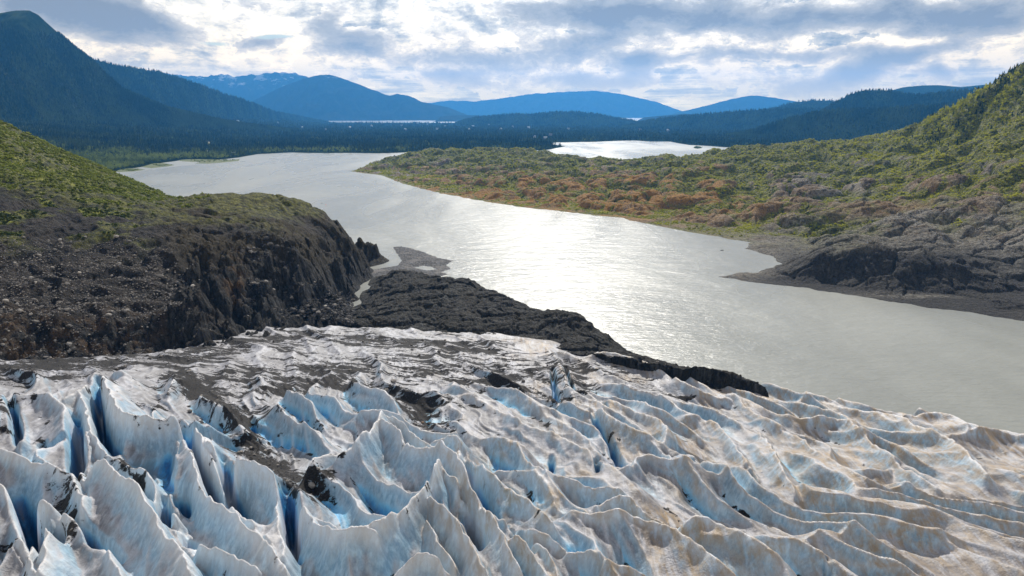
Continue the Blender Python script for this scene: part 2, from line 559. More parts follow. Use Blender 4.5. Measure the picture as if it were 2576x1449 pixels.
# ridge crests traced as real lines: (survey points, crest height over the base, width towards the camera, width away)
RIDGES = [
    (r6((640, 130), (700, 260), (740, 370), (800, 450), (880, 480), (1000, 492), (1120, 475), (1195, 437)), (11, 12, 12, 12, 12, 12, 12, 13), 3.2, 12),
    (r6((1195, 437), (1210, 560), (1240, 700), (1265, 830), (1300, 920), (1380, 990), (1490, 1090), (1560, 1150), (1650, 1230), (1740, 1330), (1850, 1449)), (13, 13, 13, 12, 12, 11, 11, 11, 11, 10, 10), 8, 3),
    (r6((1240, 480), (1300, 600), (1370, 720), (1430, 860), (1480, 1000), (1560, 1130), (1640, 1210)), (11, 10, 9, 8, 7, 7, 6), 3, 4),
    (r6((1300, 580), (1350, 640), (1430, 700), (1530, 722), (1640, 742), (1720, 790), (1770, 835), (1812, 885)), (9, 10, 11, 12, 12, 12, 12, 12), 3.0, 10),
    (r6((1812, 885), (1800, 960), (1795, 1050), (1790, 1150), (1790, 1260), (1830, 1370)), (12, 12, 11, 10, 9, 8), 4, 4),
    (r6((1820, 925), (1900, 1000), (2000, 1100), (2080, 1195), (2130, 1225), (2250, 1235), (2400, 1218)), (9, 10, 11, 11, 12, 12, 13), 5, 5),
    (r7((0, 1228), (120, 1210), (200, 1170), (290, 1110), (380, 1060), (430, 980), (500, 890), (545, 810), (575, 745)), (13, 13, 14, 14, 14, 15, 15, 15, 15), 6, 5),
    (r6((2015, 1100), (2060, 1105), (2120, 1145), (2180, 1190), (2260, 1190), (2330, 1152), (2404, 1160)), (7, 7, 7, 7, 7, 7, 7), 3, 3),
    (r6((1905, 900), (1930, 790), (1990, 735), (2130, 710), (2200, 672), (2300, 640), (2404, 545)), (5, 7, 8, 9, 10, 11, 13), 7, 7),
    (r7((-60, 690), (0, 655), (65, 660), (100, 600), (150, 530), (190, 480), (200, 430)), (11, 12, 12, 13, 14, 15, 15), 9, 5),
    (r7((200, 480), (250, 510), (300, 555), (380, 670), (440, 695), (500, 712), (555, 690), (600, 650)), (15, 14, 13, 12, 12, 12, 13, 15), 9, 2.5),
    (r7((205, 430), (240, 480), (290, 470), (350, 500), (420, 550), (480, 610), (540, 645)), (13, 12, 11, 11, 11, 10, 10), 3, 5),
    (r7((80, 380), (170, 335), (240, 395), (330, 400), (380, 460), (460, 510), (540, 540), (680, 535)), (7, 9, 8, 8, 7, 6, 6, 8), 5, 6),
    (r7((600, 645), (660, 700), (700, 770), (740, 850), (800, 950), (860, 1040), (940, 1150), (980, 1230), (1050, 1390), (1090, 1449)), (15, 14, 14, 14, 13, 13, 12, 12, 11, 10), 5, 4),
    (r7((560, 745), (640, 830), (700, 900), (800, 1010), (900, 1120), (970, 1250), (1050, 1380)), (14, 13, 12, 11, 10, 10, 9), 4, 3),
    (r7((500, 990), (560, 1020), (640, 1080), (720, 1160), (760, 1260), (830, 1370), (870, 1449)), (13, 14, 13, 13, 12, 12, 11), 5, 4),
    (r7((500, 1120), (540, 1230), (600, 1310), (690, 1420)), (11, 10, 9, 8), 4, 3),
    (r7((290, 1460), (400, 1345), (520, 1322), (560, 1350), (650, 1460)), (9, 12, 12, 11, 9), 6, 4),
    (r7((530, 585), (600, 560), (690, 540), (720, 640), (760, 680), (850, 765), (960, 850), (1050, 925), (1150, 985), (1240, 1050), (1295, 1130)), (7, 8, 9, 9, 9, 9, 9, 9, 9, 9, 8), 5, 6),
    (r7((940, 750), (1020, 730), (1100, 780), (1200, 790), (1260, 850), (1290, 920), (1320, 985), (1370, 1025)), (5, 6, 6, 7, 7, 7, 6, 5), 6, 5),
    (r7((1280, 850), (1310, 830), (1390, 850), (1480, 870), (1560, 850), (1640, 870), (1720, 900)), (6, 7, 7, 7, 7, 7, 7), 3, 6),
    (r7((1560, 1050), (1640, 980), (1740, 898), (1800, 950), (1870, 1030), (1920, 1080), (2000, 1115)), (5, 7, 10, 9, 8, 7, 6), 5, 5),
    (r7((1420, 1055), (1520, 1060), (1640, 1090), (1760, 1085), (1900, 1100), (2000, 1120), (2110, 1165), (2180, 1220), (2260, 1300), (2404, 1400), (2480, 1449)), (8, 9, 9, 9, 9, 9, 9, 9, 9, 8, 8), 8, 6),
    (r7((1000, 1250), (1050, 1200), (1090, 1178), (1130, 1240), (1180, 1330), (1250, 1449)), (8, 9, 10, 9, 8, 7), 5, 4),
    (r7((1100, 1180), (1170, 1210), (1230, 1200), (1280, 1240), (1330, 1225), (1400, 1300)), (7, 7, 7, 7, 7, 6), 3, 5),
    (r7((1400, 1310), (1430, 1280), (1500, 1285), (1540, 1320), (1620, 1380), (1680, 1440)), (6, 7, 7, 7, 6, 5), 5, 5),
    (r7((1640, 1430), (1750, 1398), (1850, 1408), (1930, 1460)), (6, 7, 7, 6), 5, 5),
    (r7((2140, 1180), (2160, 1085), (2200, 1100), (2260, 1090), (2404, 1150), (2550, 1230), (2700, 1330)), (5, 8, 8, 8, 8, 8, 7), 6, 6),
    (r7((1480, 310), (1560, 330), (1650, 390), (1750, 470), (1830, 500), (1900, 550), (2000, 605), (2130, 650)), (5, 6, 7, 7, 7, 7, 6, 5), 5, 7),
    (r7((1640, 740), (1720, 760), (1790, 745), (1840, 650), (1890, 640), (1990, 690), (2150, 740), (2404, 800)), (4, 5, 5, 7, 7, 7, 7, 6), 7, 7),
    (r7((1660, 300), (1750, 330), (1850, 380), (1940, 410), (2010, 470), (2040, 530), (2010, 580)), (5, 6, 7, 7, 8, 8, 6), 4, 10),
    (r7((1270, 0), (1340, 60), (1370, 140), (1400, 230), (1440, 290), (1520, 350)), (3, 5, 6, 6, 5, 4), 5, 7),
    (r7((1200, 30), (1330, -10), (1420, 10), (1520, 60), (1600, 110), (1700, 160), (1800, 190)), (3, 6, 6, 5, 5, 4, 3), 5, 6),
    (r7((1430, 240), (1480, 190), (1530, 260), (1620, 320)), (4, 6, 5, 3), 4, 4),
    (r7((1540, 20), (1640, -5), (1720, 10), (1830, 30), (1960, 90), (2060, 160)), (4, 5, 5, 6, 6, 4), 4, 5),
    (r7((500, 290), (620, 250), (760, 270), (900, 330), (1040, 420), (1180, 500), (1270, 510), (1400, 560), (1500, 620), (1620, 720), (1700, 790), (1850, 900)), (3, 5, 6, 6, 6, 6, 6, 6, 6, 6, 6, 5), 9, 9),
    (r7((560, 430), (640, 420), (720, 470), (820, 540), (960, 580), (1080, 660), (1250, 720)), (4, 5, 5, 5, 5, 4, 4), 6, 6),
    (r7((1060, 300), (1180, 330), (1300, 420), (1400, 450), (1520, 540), (1600, 640)), (3, 5, 5, 5, 5, 4), 6, 7),
    (r8((0, 395), (60, 430), (130, 450), (210, 470), (280, 500)), (6, 6, 6, 6, 5), 3, 6),
    (r8((60, 590), (170, 590), (230, 640), (290, 720), (360, 800), (420, 900)), (5, 6, 6, 6, 6, 5), 5, 6),
    (r8((300, 480), (420, 570), (520, 640), (640, 700), (740, 780), (820, 850), (1000, 950), (1240, 985)), (5, 6, 6, 6, 6, 6, 6, 4), 5, 6),
    (r8((590, 600), (720, 610), (840, 590), (920, 620), (980, 690), (1060, 770), (1180, 840), (1280, 920), (1380, 970)), (5, 7, 8, 8, 7, 6, 6, 6, 5), 5, 6),
    (r8((660, 500), (790, 505), (870, 545), (1000, 570), (1120, 592), (1200, 612), (1270, 662), (1290, 690), (1400, 702), (1490, 770), (1560, 845), (1640, 920)), (5, 5, 5, 6, 7, 7, 8, 8, 8, 8, 8, 7), 6, 6),
    (r8((1180, 600), (1230, 583), (1270, 612)), (5, 6, 5), 3, 4),
    (r8((1290, 600), (1330, 590), (1400, 585), (1470, 605), (1530, 650), (1540, 680)), (6, 7, 8, 8, 7, 6), 6, 6),
    (r8((1450, 690), (1540, 683), (1620, 682), (1700, 672), (1780, 690), (1860, 715)), (5, 6, 6, 7, 6, 6), 6, 7),
    (r8((1560, 850), (1680, 880), (1832, 930), (1950, 970)), (5, 5, 5, 5), 8, 8),
    (r8((440, 690), (500, 760), (540, 860), (580, 910), (640, 950), (630, 1010)), (5, 7, 8, 8, 8, 5), 7, 5),
    (r8((640, 990), (720, 985), (800, 1030), (950, 1020), (1150, 1040), (1400, 1130), (1700, 1220), (1832, 1260)), (4, 5, 6, 6, 5, 5, 5, 5), 8, 8),
    (r8((690, 1220), (740, 1190), (850, 1190), (1000, 1215), (1150, 1240)), (4, 5, 5, 4, 3), 7, 6),
    (r8((800, 1100), (960, 1110), (1200, 1170), (1500, 1290), (1832, 1400)), (3, 4, 4, 4, 4), 8, 8),
    (r8((880, 850), (1000, 880), (1130, 880), (1150, 860)), (3, 5, 5, 4), 5, 5),
    (r6((0, 305), (60, 330), (100, 420), (130, 560)), (6, 7, 6, 5), 5, 4),
    (r6((70, 270), (200, 240), (330, 270), (430, 340), (480, 400), (500, 520), (500, 690), (520, 860)), (6, 7, 8, 9, 10, 10, 9, 8), 9, 5),
    (r6((500, 240), (540, 320), (560, 420), (590, 530), (640, 650), (700, 720), (790, 740)), (7, 8, 9, 9, 9, 8, 7), 4, 4),
    (r6((410, 290), (480, 250), (520, 230), (580, 180), (630, 130)), (6, 7, 8, 9, 9), 4, 6),
    (r6((690, 150), (780, 300), (860, 380), (960, 430), (1100, 440)), (6, 6, 6, 5, 5), 4, 4),
    (r6((730, 125), (850, 170), (930, 240), (1060, 260)), (5, 5, 4, 4), 5, 5),
    (r6((-40, 620), (60, 690), (150, 740), (260, 740), (380, 760), (470, 800), (520, 900), (530, 1040)), (9, 10, 10, 10, 10, 10, 9, 8), 6, 5),
    (r6((560, 830), (600, 770), (660, 740), (720, 800), (780, 840), (850, 880), (920, 980), (990, 1080), (1060, 1180), (1130, 1300), (1230, 1449)), (9, 11, 12, 13, 13, 13, 13, 12, 12, 11, 10), 9, 5),
    (r6((780, 740), (860, 760), (940, 790), (990, 830), (1010, 920), (1020, 1010)), (7, 8, 9, 9, 8, 6), 3, 5),
    (r6((1085, 1040), (1130, 1080), (1190, 1160), (1260, 1240), (1320, 1295), (1400, 1290), (1500, 1310), (1600, 1370), (1660, 1449)), (8, 9, 9, 9, 9, 9, 9, 9, 9), 5, 4),
    (r6((-40, 880), (60, 920), (130, 940), (200, 920), (300, 970), (400, 1020), (470, 1090), (520, 1180)), (10, 11, 11, 11, 11, 10, 9, 8), 6, 5),
    (r6((100, 960), (140, 1080), (170, 1200), (200, 1330), (220, 1449)), (10, 10, 9, 9, 8), 3, 4),
    (r6((300, 1120), (330, 1240), (320, 1330), (260, 1449)), (10, 10, 10, 9), 4, 5),
    (r6((520, 1100), (560, 1110), (620, 1180), (680, 1260), (760, 1400), (800, 1470)), (8, 9, 9, 8, 8, 8), 5, 5),
]
CREV = [
    (r6((480, 430), (492, 520), (500, 650), (508, 800), (522, 930)), 16, 2.2),
    (r6((625, 150), (618, 300), (635, 460), (690, 600), (770, 715)), 14, 1.8),
    (r6((125, 970), (180, 1130), (240, 1290), (265, 1440)), 16, 2.2),
    (r6((1150, 505), (1230, 680), (1290, 850), (1390, 1010), (1500, 1115)), 13, 2.0),
    (r6((1430, 780), (1480, 950), (1530, 1060), (1620, 1190), (1700, 1290)), 13, 2.0),
    (r6((1828, 930), (1862, 1100), (1882, 1300), (1890, 1440)), 16, 2.2),
    (r6((1060, 1040), (1070, 1190), (1085, 1290)), 12, 1.4),
    (r6((1130, 1030), (1200, 1120), (1260, 1190)), 9, 1.6),
    (r6((500, 1210), (600, 1310), (690, 1400), (760, 1470)), 13, 1.8),
    (r6((400, 1240), (395, 1440)), 12, 1.3),
    (r6((60, 330), (100, 450), (125, 620)), 11, 1.4),
    (r6((1180, 1300), (1260, 1400), (1300, 1460)), 12, 1.5),
    (r6((1420, 1190), (1470, 1260), (1560, 1310)), 8, 1.3),
    (r7((280, 530), (350, 600), (430, 680), (500, 700)), 9, 1.8),
    (r7((720, 710), (780, 860), (850, 990), (930, 1130), (990, 1225)), 12, 1.6),
    (r7((510, 1110), (570, 1200), (650, 1320), (700, 1400)), 11, 1.6),
    (r7((720, 1150), (780, 1230), (830, 1320), (855, 1440)), 12, 1.7),
    (r7((1040, 1270), (1100, 1350), (1160, 1449)), 11, 1.6),
    (r7((1555, 340), (1620, 450), (1690, 560), (1745, 670), (1790, 745)), 10, 1.9),
    (r7((1575, 660), (1590, 740), (1595, 800)), 8, 1.2),
    (r7((1290, 630), (1302, 715)), 6, 1.0),
    (r7((1300, 60), (1310, 180), (1345, 290)), 6, 1.3),
    (r7((1385, 50), (1400, 120), (1440, 200)), 5, 1.1),
    (r7((1240, 1150), (1262, 1195)), 7, 1.2),
    (r7((2130, 1080), (2140, 1190)), 8, 1.2),
    (r7((1610, 270), (1650, 320)), 7, 1.3),
    (r7((2160, 270), (2290, 400)), 5, 1.5),
    (r8((60, 480), (150, 580)), 5, 1.4),
    (r8((380, 860), (440, 935)), 6, 1.5),
    (r8((1190, 830), (1300, 910), (1400, 950)), 4, 2.2),
    (r8((800, 1360), (815, 1449)), 6, 1.0),
    (r6((1610, 380), (1620, 470)), 6, 1.0),
]
glacier_poly = np.array([on_z(a, b, z)[:2] for a, b, z in
    [(-900, 930, 55), (-300, 906, 48), (0, 898, 46), (200, 890, 43), (430, 874, 38), (520, 850, 34), (600, 828, 31), (680, 806, 27), (760, 796, 25), (870, 800, 22), (1000, 818, 22), (1150, 828, 21),
     (1250, 830, 20), (1400, 852, 18), (1560, 880, 13), (1680, 912, 11), (1800, 950, 10), (1930, 968, 9), (1985, 990, 8), (2060, 996, 8), (2110, 1005, 8), (2150, 1000, 8), (2210, 1020, 8), (2260, 1038, 8),
     (2330, 1036, 8), (2400, 1042, 8), (2435, 1078, 8), (2500, 1078, 8), (2576, 1092, 8), (2750, 1100, 9), (3400, 1180, 14)]]
    + [np.array([240., 20.]), np.array([-240., 20.])])


def ridge_world(pts, hs):
    out = []
    for (vx, vy), h in zip(pts, hs):
        z = 40.0
        for _ in range(12):
            q = on_z(vx, vy, z)
            z = 0.5 * z + 0.5 * (float(g_base(q[0], q[1])) + h)
        q = on_z(vx, vy, z)
        out.append((q[0], q[1], h))
    return np.array(out)


def resample(p, step=2.5):
    q = [p[0]]
    for a, b in zip(p[:-1], p[1:]):
        n = max(1, int(np.hypot(*(b - a)[:2]) / step / 2))
        for i in range(1, n + 1):
            q.append(a + (b - a) * i / n)
    q = np.array(q)
    for _ in range(2):
        q[1:-1] = 0.25 * q[:-2] + 0.5 * q[1:-1] + 0.25 * q[2:]
    return q


RW = [(resample(ridge_world(p, h)), wn, wf) for p, h, wn, wf in RIDGES]
CW = [(resample(np.array([(*q[:2], d) for q in [on_z(vx, vy, float(g_base(*on_z(vx, vy, 45)[:2])) + 2) for vx, vy in p]])), d, w) for p, d, w in CREV]
DEBRIS = [  # survey polylines of the dark medial moraines: points, half width (m), strength
    ([(-300, 915), (0, 912), (250, 903), (430, 890), (600, 850), (760, 822), (900, 828), (1050, 846), (1200, 855)], 22, 0.60),
    ([(0, 950), (120, 935), (300, 915)], 12, 0.6),
    ([(440, 930), (520, 985), (560, 1010), (610, 1060), (640, 1110), (690, 1160), (740, 1205), (775, 1280)], 7.5, 1.0),
    ([(500, 970), (640, 930), (800, 905), (1000, 900), (1150, 900), (1300, 910), (1420, 930)], 26, 0.52),
    ([(700, 960), (850, 940), (980, 960), (1050, 1000), (1120, 1050)], 13, 0.62),
    ([(1130, 930), (1230, 935), (1330, 960), (1400, 985)], 10, 0.72),
    ([(1200, 880), (1320, 890), (1400, 900), (1500, 905), (1620, 930)], 12, 0.55),
    ([(1000, 1010), (1060, 1050), (1130, 1085)], 4, 0.8),
    ([(70, 1190), (130, 1230), (165, 1290), (170, 1330)], 3.5, 0.7),
    ([(310, 1180), (340, 1230), (355, 1265)], 2.6, 0.8),
    ([(20, 1380), (50, 1410)], 2.5, 0.7),
    ([(160, 1380), (180, 1430)], 1.8, 0.65),
    ([(340, 1020), (400, 1050), (450, 1060)], 2.5, 0.65),
    ([(490, 1070), (560, 1120), (620, 1160)], 4.0, 0.5),
    ([(1550, 900), (1650, 935), (1720, 960)], 6, 0.5),
    ([(60, 1000), (0, 1040), (10, 1090)], 4.5, 0.55),
    ([(650, 1000), (720, 1040), (790, 1060)], 7, 0.4),
]
DW = [(np.array([on_z(vx, vy, float(g_base(*on_z(vx, vy, 40)[:2])) + 3)[:2] for vx, vy in p]), w, s) for p, w, s in DEBRIS]


def glacier_fields(X, Y):
    base = g_base(X, Y)
    wx = fbm(X / 9, Y / 9, 3, 21) * 1.3; wy = fbm(X / 9, Y / 9, 3, 31) * 1.3
    Xw, Yw = X + wx, Y + wy
    R = np.zeros_like(X); crest = np.zeros_like(X)
    for pts, wn, wf in RW:
        m = 30
        sel = (X > pts[:, 0].min() - m) & (X < pts[:, 0].max() + m) & (Y > pts[:, 1].min() - m) & (Y < pts[:, 1].max() + m)
        if not sel.any():
            continue
        x, y = Xw[sel], Yw[sel]
        d, par, side = seg_dist(x, y, pts)
        i = np.clip(par.astype(int), 0, len(pts) - 2); fr = par - i
        h = pts[i, 2] * (1 - fr) + pts[i + 1, 2] * fr
        seg = pts[i + 1] - pts[i]
        nx, ny = -seg[:, 1], seg[:, 0]
        near = (np.sign(-(x * nx + y * ny)) == side)
        w = np.where(near, wn, wf)
        jag = 1 + 0.10 * perlin(par * 0.55, par * 0.13, 5) + 0.05 * perlin(par * 1.9, par * 0.3, 6)
        dd = np.sqrt(d * d + 0.04)
        prof = 0.5 * np.exp(-dd / (0.5 * w)) + 0.5 * np.clip(1 - dd / (3.0 * w), 0, 1) ** 1.3
        c = h * jag * prof
        old = R[sel]
        k = 0.6
        hi = np.maximum(old, c); df = np.abs(old - c)
        R[sel] = hi + np.where(df < k, (k - df) ** 2 / (4 * k), 0)
        crest[sel] = np.maximum(crest[sel], np.exp(-(d / 1.6) ** 2) * np.clip(h / 9, 0, 1))
    # freer fins along the flow: steep walls towards the lake side of each, long backs behind
    th = np.radians(-61 - 9 * sst(0, 100, X) * sst(180, 260, Y) + 10 * sst(30, 130, X) * sst(230, 150, Y))
    c = (-np.sin(th) * (X - 20) + np.cos(th) * (Y - 200)); a = np.cos(th) * (X - 20) + np.sin(th) * (Y - 200)
    q = fbm(X / 45, Y / 45, 3, 50)
    sc, sr, _ = proj(X, Y, base)

    def fins(wave, wl, seed, sharp):
        u = c / wave + 1.5 * fbm(a / wl, c / wave / 5, 3, seed) + 0.5 * q
        k = np.floor(u); fr = u - k
        am = np.clip(0.62 + 1.1 * perlin(a / (wl * 0.55) + k * 3.7, k * 1.9 + 0.31, seed + 5), 0, 1.25) * (1 + (0.07 - 0.04 * sst(40, 110, X)) * perlin(a / 3.1 + k * 5.1, k * 0.7, seed + 6) + 0.10 * perlin(a / 8.3 + k * 2.7, k * 1.3, seed + 7))
        cr = 0.34
        p = np.where(fr < cr, (np.maximum(fr, 0) / cr) ** sharp, (np.maximum(1 - fr, 0) / (1 - cr)) ** 1.35)
        return p * am, fr, am, np.exp(-(np.abs(fr - cr) * wave / 0.7) ** 2) * np.clip(am, 0, 1)
    pA, fA, aA, kA = fins(15.5, 80, 61, 1.7)
    pB, fB, aB, kB = fins(4.8, 26, 71, 1.5)
    amp = 0.22 + 0.78 * sst(890, 1060, sr)
    amp = amp * (1 - 0.25 * sst(1900, 2500, sc))
    rest = 1 - 0.8 * np.clip(R / 8, 0, 1)
    Zr = base - 4.5 * amp + R * (1 + 0.35 * sst(1000, 1150, sr)) * 0.97 + (pA * 9.5 * amp + pB * 1.5 * (0.12 + 0.88 * amp) * (1 - 0.45 * sst(1500, 2100, sc))) * rest + 3.2 * amp * np.clip(R / 8, 0, 1)
    Zr += fbm(X / 6, Y / 6, 4, 80) * 0.45 + fbm(X / 1.3, Y / 1.3, 3, 90) * 0.10
    crest = np.maximum(crest, np.maximum(kA * amp, 0.6 * kB * amp) * rest)
    wallA = np.clip((1 - pA) * (fA < 0.36) * np.clip(aA, 0, 1), 0, 1) * rest * amp
    back = np.clip(sst(0.4, 0.6, fA) * sst(1.0, 0.75, fA), 0, 1) * rest
    vall = np.exp(-(np.minimum(fA, 1 - fA) * 15.5 / 1.1) ** 2) * rest * amp
    Zpre = Zr.copy()
    cre = np.zeros_like(X)
    for pts, dep, w in CW:
        m = 8
        sel = (X > pts[:, 0].min() - m) & (X < pts[:, 0].max() + m) & (Y > pts[:, 1].min() - m) & (Y < pts[:, 1].max() + m)
        if not sel.any():
            continue
        d, par, _ = seg_dist(X[sel] + 0.5 * wx[sel], Y[sel] + 0.5 * wy[sel], pts)
        n = len(pts) - 1
        ends = np.clip(np.minimum(par, n - par) / max(1.0, n * 0.25), 0.25, 1)
        v = ends * np.exp(-(d / (0.85 * w)) ** 2.4)
        Zr[sel] -= dep * 1.35 * v
        cre[sel] = np.maximum(cre[sel], v)
    deb = np.zeros_like(X)
    for pts, w, s in DW:
        d, _, _ = seg_dist(X + 1.5 * wx, Y + 1.5 * wy, pts)
        deb = np.maximum(deb, s * np.exp(-(d / w) ** 2))
    sd = sd_poly(X + 0.8 * wx, Y + 0.8 * wy, glacier_poly)
    t = sst(-1.0, 3.5, sd)
    Z = np.where(sd > -1.0, Zr * t + (-4) * (1 - t), -6.0)
    return Z, base, R, crest, cre, deb, sd, sc, sr, np.clip((Zpre - Zr) / 11.0, 0, 1), wallA, back, vall


X, Y = polar(-54, 54, 1500, 78, 440, 820)
Z, base, R, crest, cre, deb, sd, sc, sr, carve, wallA, back, vall = glacier_fields(X, Y)
Z = 0.45 * Z + 0.55 * box_blur(Z, 1)
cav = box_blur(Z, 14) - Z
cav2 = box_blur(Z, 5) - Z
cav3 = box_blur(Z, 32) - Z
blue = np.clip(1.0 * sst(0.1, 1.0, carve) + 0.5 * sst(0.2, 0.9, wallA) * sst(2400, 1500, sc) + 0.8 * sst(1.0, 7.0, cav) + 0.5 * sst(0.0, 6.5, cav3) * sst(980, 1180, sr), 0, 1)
leftb = 1 - 0.55 * sst(1500, 2200, sc)
wl = sst(2.0, 6.0, base + 4 - Z + R * 0.0) * 0.35
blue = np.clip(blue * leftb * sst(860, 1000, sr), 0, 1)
tanm = np.clip(crest * 0.9 + 0.95 * sst(900, 1500, sc) * sst(-0.1, 0.5, fbm(X / 30, Y / 30, 3, 15)) + 0.55 * sst(1600, 2200, sc), 0, 1)
silt = np.clip(0.9 * back + 0.35 + 0.5 * fbm(X / 20, Y / 20, 3, 47), 0, 1)
tanm = tanm * (1 - 0.6 * np.clip(blue * 2, 0, 1)) * (0.35 + 0.65 * sst(900, 1300, sc))
deb = deb * (1 - 0.5 * sst(0.6, 3.0, np.clip(R - 5, 0, 20)) * sst(960, 1060, sr)) + 0.08 * fbm(X / 12, Y / 12, 4, 44) + 0.12 * crest * sst(1500, 700, sc)
deb = deb + 0.62 * vall * (0.65 + 1.0 * fbm(X / 18, Y / 18, 3, 48)) * (1 - 0.5 * sst(1700, 2300, sc))
deb = np.clip(deb + 0.14 * (1 - sst(900, 1060, sr)) * sst(1650, 1400, sc), 0, 1) * sst(-0.3, 0.1, 0.5 - blue)
deb = deb - 0.35 * sst(0.22, 0.0, deb)
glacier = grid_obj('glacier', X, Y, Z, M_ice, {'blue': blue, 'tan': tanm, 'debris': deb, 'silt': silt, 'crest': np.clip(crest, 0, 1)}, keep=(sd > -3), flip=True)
tag(glacier, kind='structure')
Gx, Gy, Gz, Gdeb, Gsd = X, Y, Z, deb, sd


def grid_sampler(X, Y, Z):
    """bilinear lookup in a polar log grid"""
    az = np.arctan2(X[0], Y[0]); r = np.hypot(X[:, 0], Y[:, 0])
    a0, a1, na = az[0], az[-1], len(az); l0, l1, nr = math.log(r[0]), math.log(r[-1]), len(r)

    def f(x, y):
        u = np.clip((np.arctan2(x, y) - a0) / (a1 - a0) * (na - 1), 0, na - 1.001)
        v = np.clip((np.log(np.hypot(x, y)) - l0) / (l1 - l0) * (nr - 1), 0, nr - 1.001)
        i = u.astype(int); j = v.astype(int); fu = u - i; fv = v - j
        return (Z[j, i] * (1 - fu) + Z[j, i + 1] * fu) * (1 - fv) + (Z[j + 1, i] * (1 - fu) + Z[j + 1, i + 1] * fu) * fv
    return f


h_glacier = grid_sampler(X, Y, Z)
d_glacier = grid_sampler(X, Y, deb)

# ================================================================== LEFT SHORE: scree slope, cliffs and headland
L = []
for vx, vy, z in [(0, 905, 42), (200, 895, 38), (430, 878, 33), (600, 834, 25), (740, 800, 18), (830, 790, 12), (865, 775, 3), (890, 745, 0), (905, 718, 0), (930, 703, 0), (933, 690, 0), (880, 768, -2), (900, 745, -3), (920, 720, -3), (945, 697, -3), (-500, 930, 48), (-900, 960, 50)]:
    L.append(on_z(vx, vy, z))
for vx, vy, Yd in [(0, 830, 330), (150, 800, 345), (-300, 800, 330), (0, 700, 385), (200, 640, 430), (0, 560, 455), (300, 560, 500), (150, 450, 580), (0, 430, 560), (0, 352, 650), (0, 306, 750),
                   (200, 404, 850), (50, 331, 775), (110, 361, 800), (150, 379, 825), (250, 432, 885), (300, 458, 920), (335, 476, 950), (370, 494, 980), (250, 495, 660), (430, 790, 372), (430, 760, 388), (400, 650, 440), (300, 720, 400), (450, 530, 590), (380, 508, 640),
                   (600, 760, 425), (590, 650, 452), (560, 600, 500), (480, 492, 660), (540, 487, 660), (620, 488, 680), (700, 493, 695), (760, 510, 700), (800, 527, 695), (850, 557, 685), (876, 600, 665),
                   (890, 690, 632), (740, 730, 478), (740, 630, 502), (720, 560, 570), (850, 650, 575), (862, 735, 566), (800, 640, 540), (650, 560, 560), (640, 800, 415), (500, 850, 362), (520, 760, 395),
                   (-300, 200, 760), (-300, 450, 560), (-600, 500, 500), (-600, 250, 650), (905, 640, 700), (-900, 300, 700)]:
    L.append(on_y(vx, vy, Yd))
for vx, vy, z in [(925, 673, 0), (972, 660, 0), (955, 640, 8), (930, 622, 13), (900, 612, 20)]:
    L.append(on_z(vx, vy, z))
for x, y, z in [(-215, 800, -8), (-165, 760, -8), (-120, 740, -8), (-290, 860, -8), (-360, 960, -6), (-470, 1100, -8), (-560, 1180, -6), (-700, 1200, 10), (-120, 650, -4), (-117, 600, -4), (-110, 560, -3), (-900, 1200, 60), (-900, 900, 200), (-900, 600, 240)]:
    L.append((x, y, z))
l_base = RBF(L)


def left_fields(X, Y):
    b = l_base(X, Y)
    q = fbm(X / 60, Y / 60, 4, 7)
    n = (fbm(X / 55, Y / 55, 5, 11) * 4 + (ridged(X / 30 + q, Y / 30, 3, 12) - 0.55) * 4.5) * (1 - 0.65 * sst(-150, -260, X) * sst(560, 680, Y))
    # joint blocks and gullies in the cliffs: columns running down the fall line
    j = 1.3 * np.abs(perlin(X / 15 + q * 2, Y / 60, 13)) + 0.6 * np.abs(perlin(X / 5.5 + q, Y / 25, 14))
    sc, sr, _ = proj(X, Y, b)
    cliff = sst(380, 520, sc) * sst(560, 640, sr) + 0.45 * sst(760, 850, sr)
    Z = b + n * sst(-2, 14, b) + (j - 0.5) * 10.0 * np.clip(cliff, 0, 1) * sst(0, 10, b)
    # terraces
    # smooth ice-worn domes cut by joints
    dome = np.abs(perlin(X / 34 + q, Y / 48 + q, 15))
    Z += (sst(0.0, 0.35, dome) - 0.6) * 3.5 * sst(2, 14, b) * sst(-330, -240, X)
    rk = sst(1, 8, b) * (0.16 + 0.84 * np.clip(cliff, 0, 1))
    Z += rk * (blocks(X, Y, 14, 410, 0.8, 1.5) * 5.0 + blocks(X, Y, 5.0, 420, 0.8, 1.4) * 1.5 + blocks(X, Y, 2.2, 430) * 0.6)
    Z += fbm(X / 6, Y / 6, 4, 17) * 0.6 + fbm(X / 1.8, Y / 1.8, 3, 18) * 0.25
    return Z, b, sc, sr, cliff, q


X, Y = polar(-54, -8.5, 820, 285, 1500, 760)
Z, b, sc, sr, cliff, q = left_fields(X, Y)
Z = np.where(b < 0.0, np.minimum(Z, b), Z)
gl = sst(-0.02, 0.3, fbm(X / 40, Y / 40, 4, 19) + 0.55 * (sst(620, 470, sr) - 0.5) + 0.25)
gl0 = gl * 0.45 * sst(620, 520, sr)
gl1 = np.clip(gl * sst(70, -40, sr - (440 + 0.22 * sc)) + 0.9 * sst(0.0, 0.2, fbm(X / 30, Y / 30, 4, 29)) * sst(680, 540, sr), 0, 1)
wgl = sst(430, 330, sc + 60 * fbm(X / 25, Y / 25, 4, 33))
gl = gl1 * wgl * (0.55 + 0.45 * sst(-0.25, 0.15, fbm(X / 34, Y / 50, 4, 34))) + gl0 * (1 - wgl)
mossl = np.clip(0.9 * sst(380, 470, sc) * sst(720, 600, sr) * sst(-0.3, 0.3, q + 0.3), 0, 1)
scree = np.clip(sst(560, 660, sr) * sst(520, 330, sc) + 0.5 * sst(600, 700, sr), 0, 1)
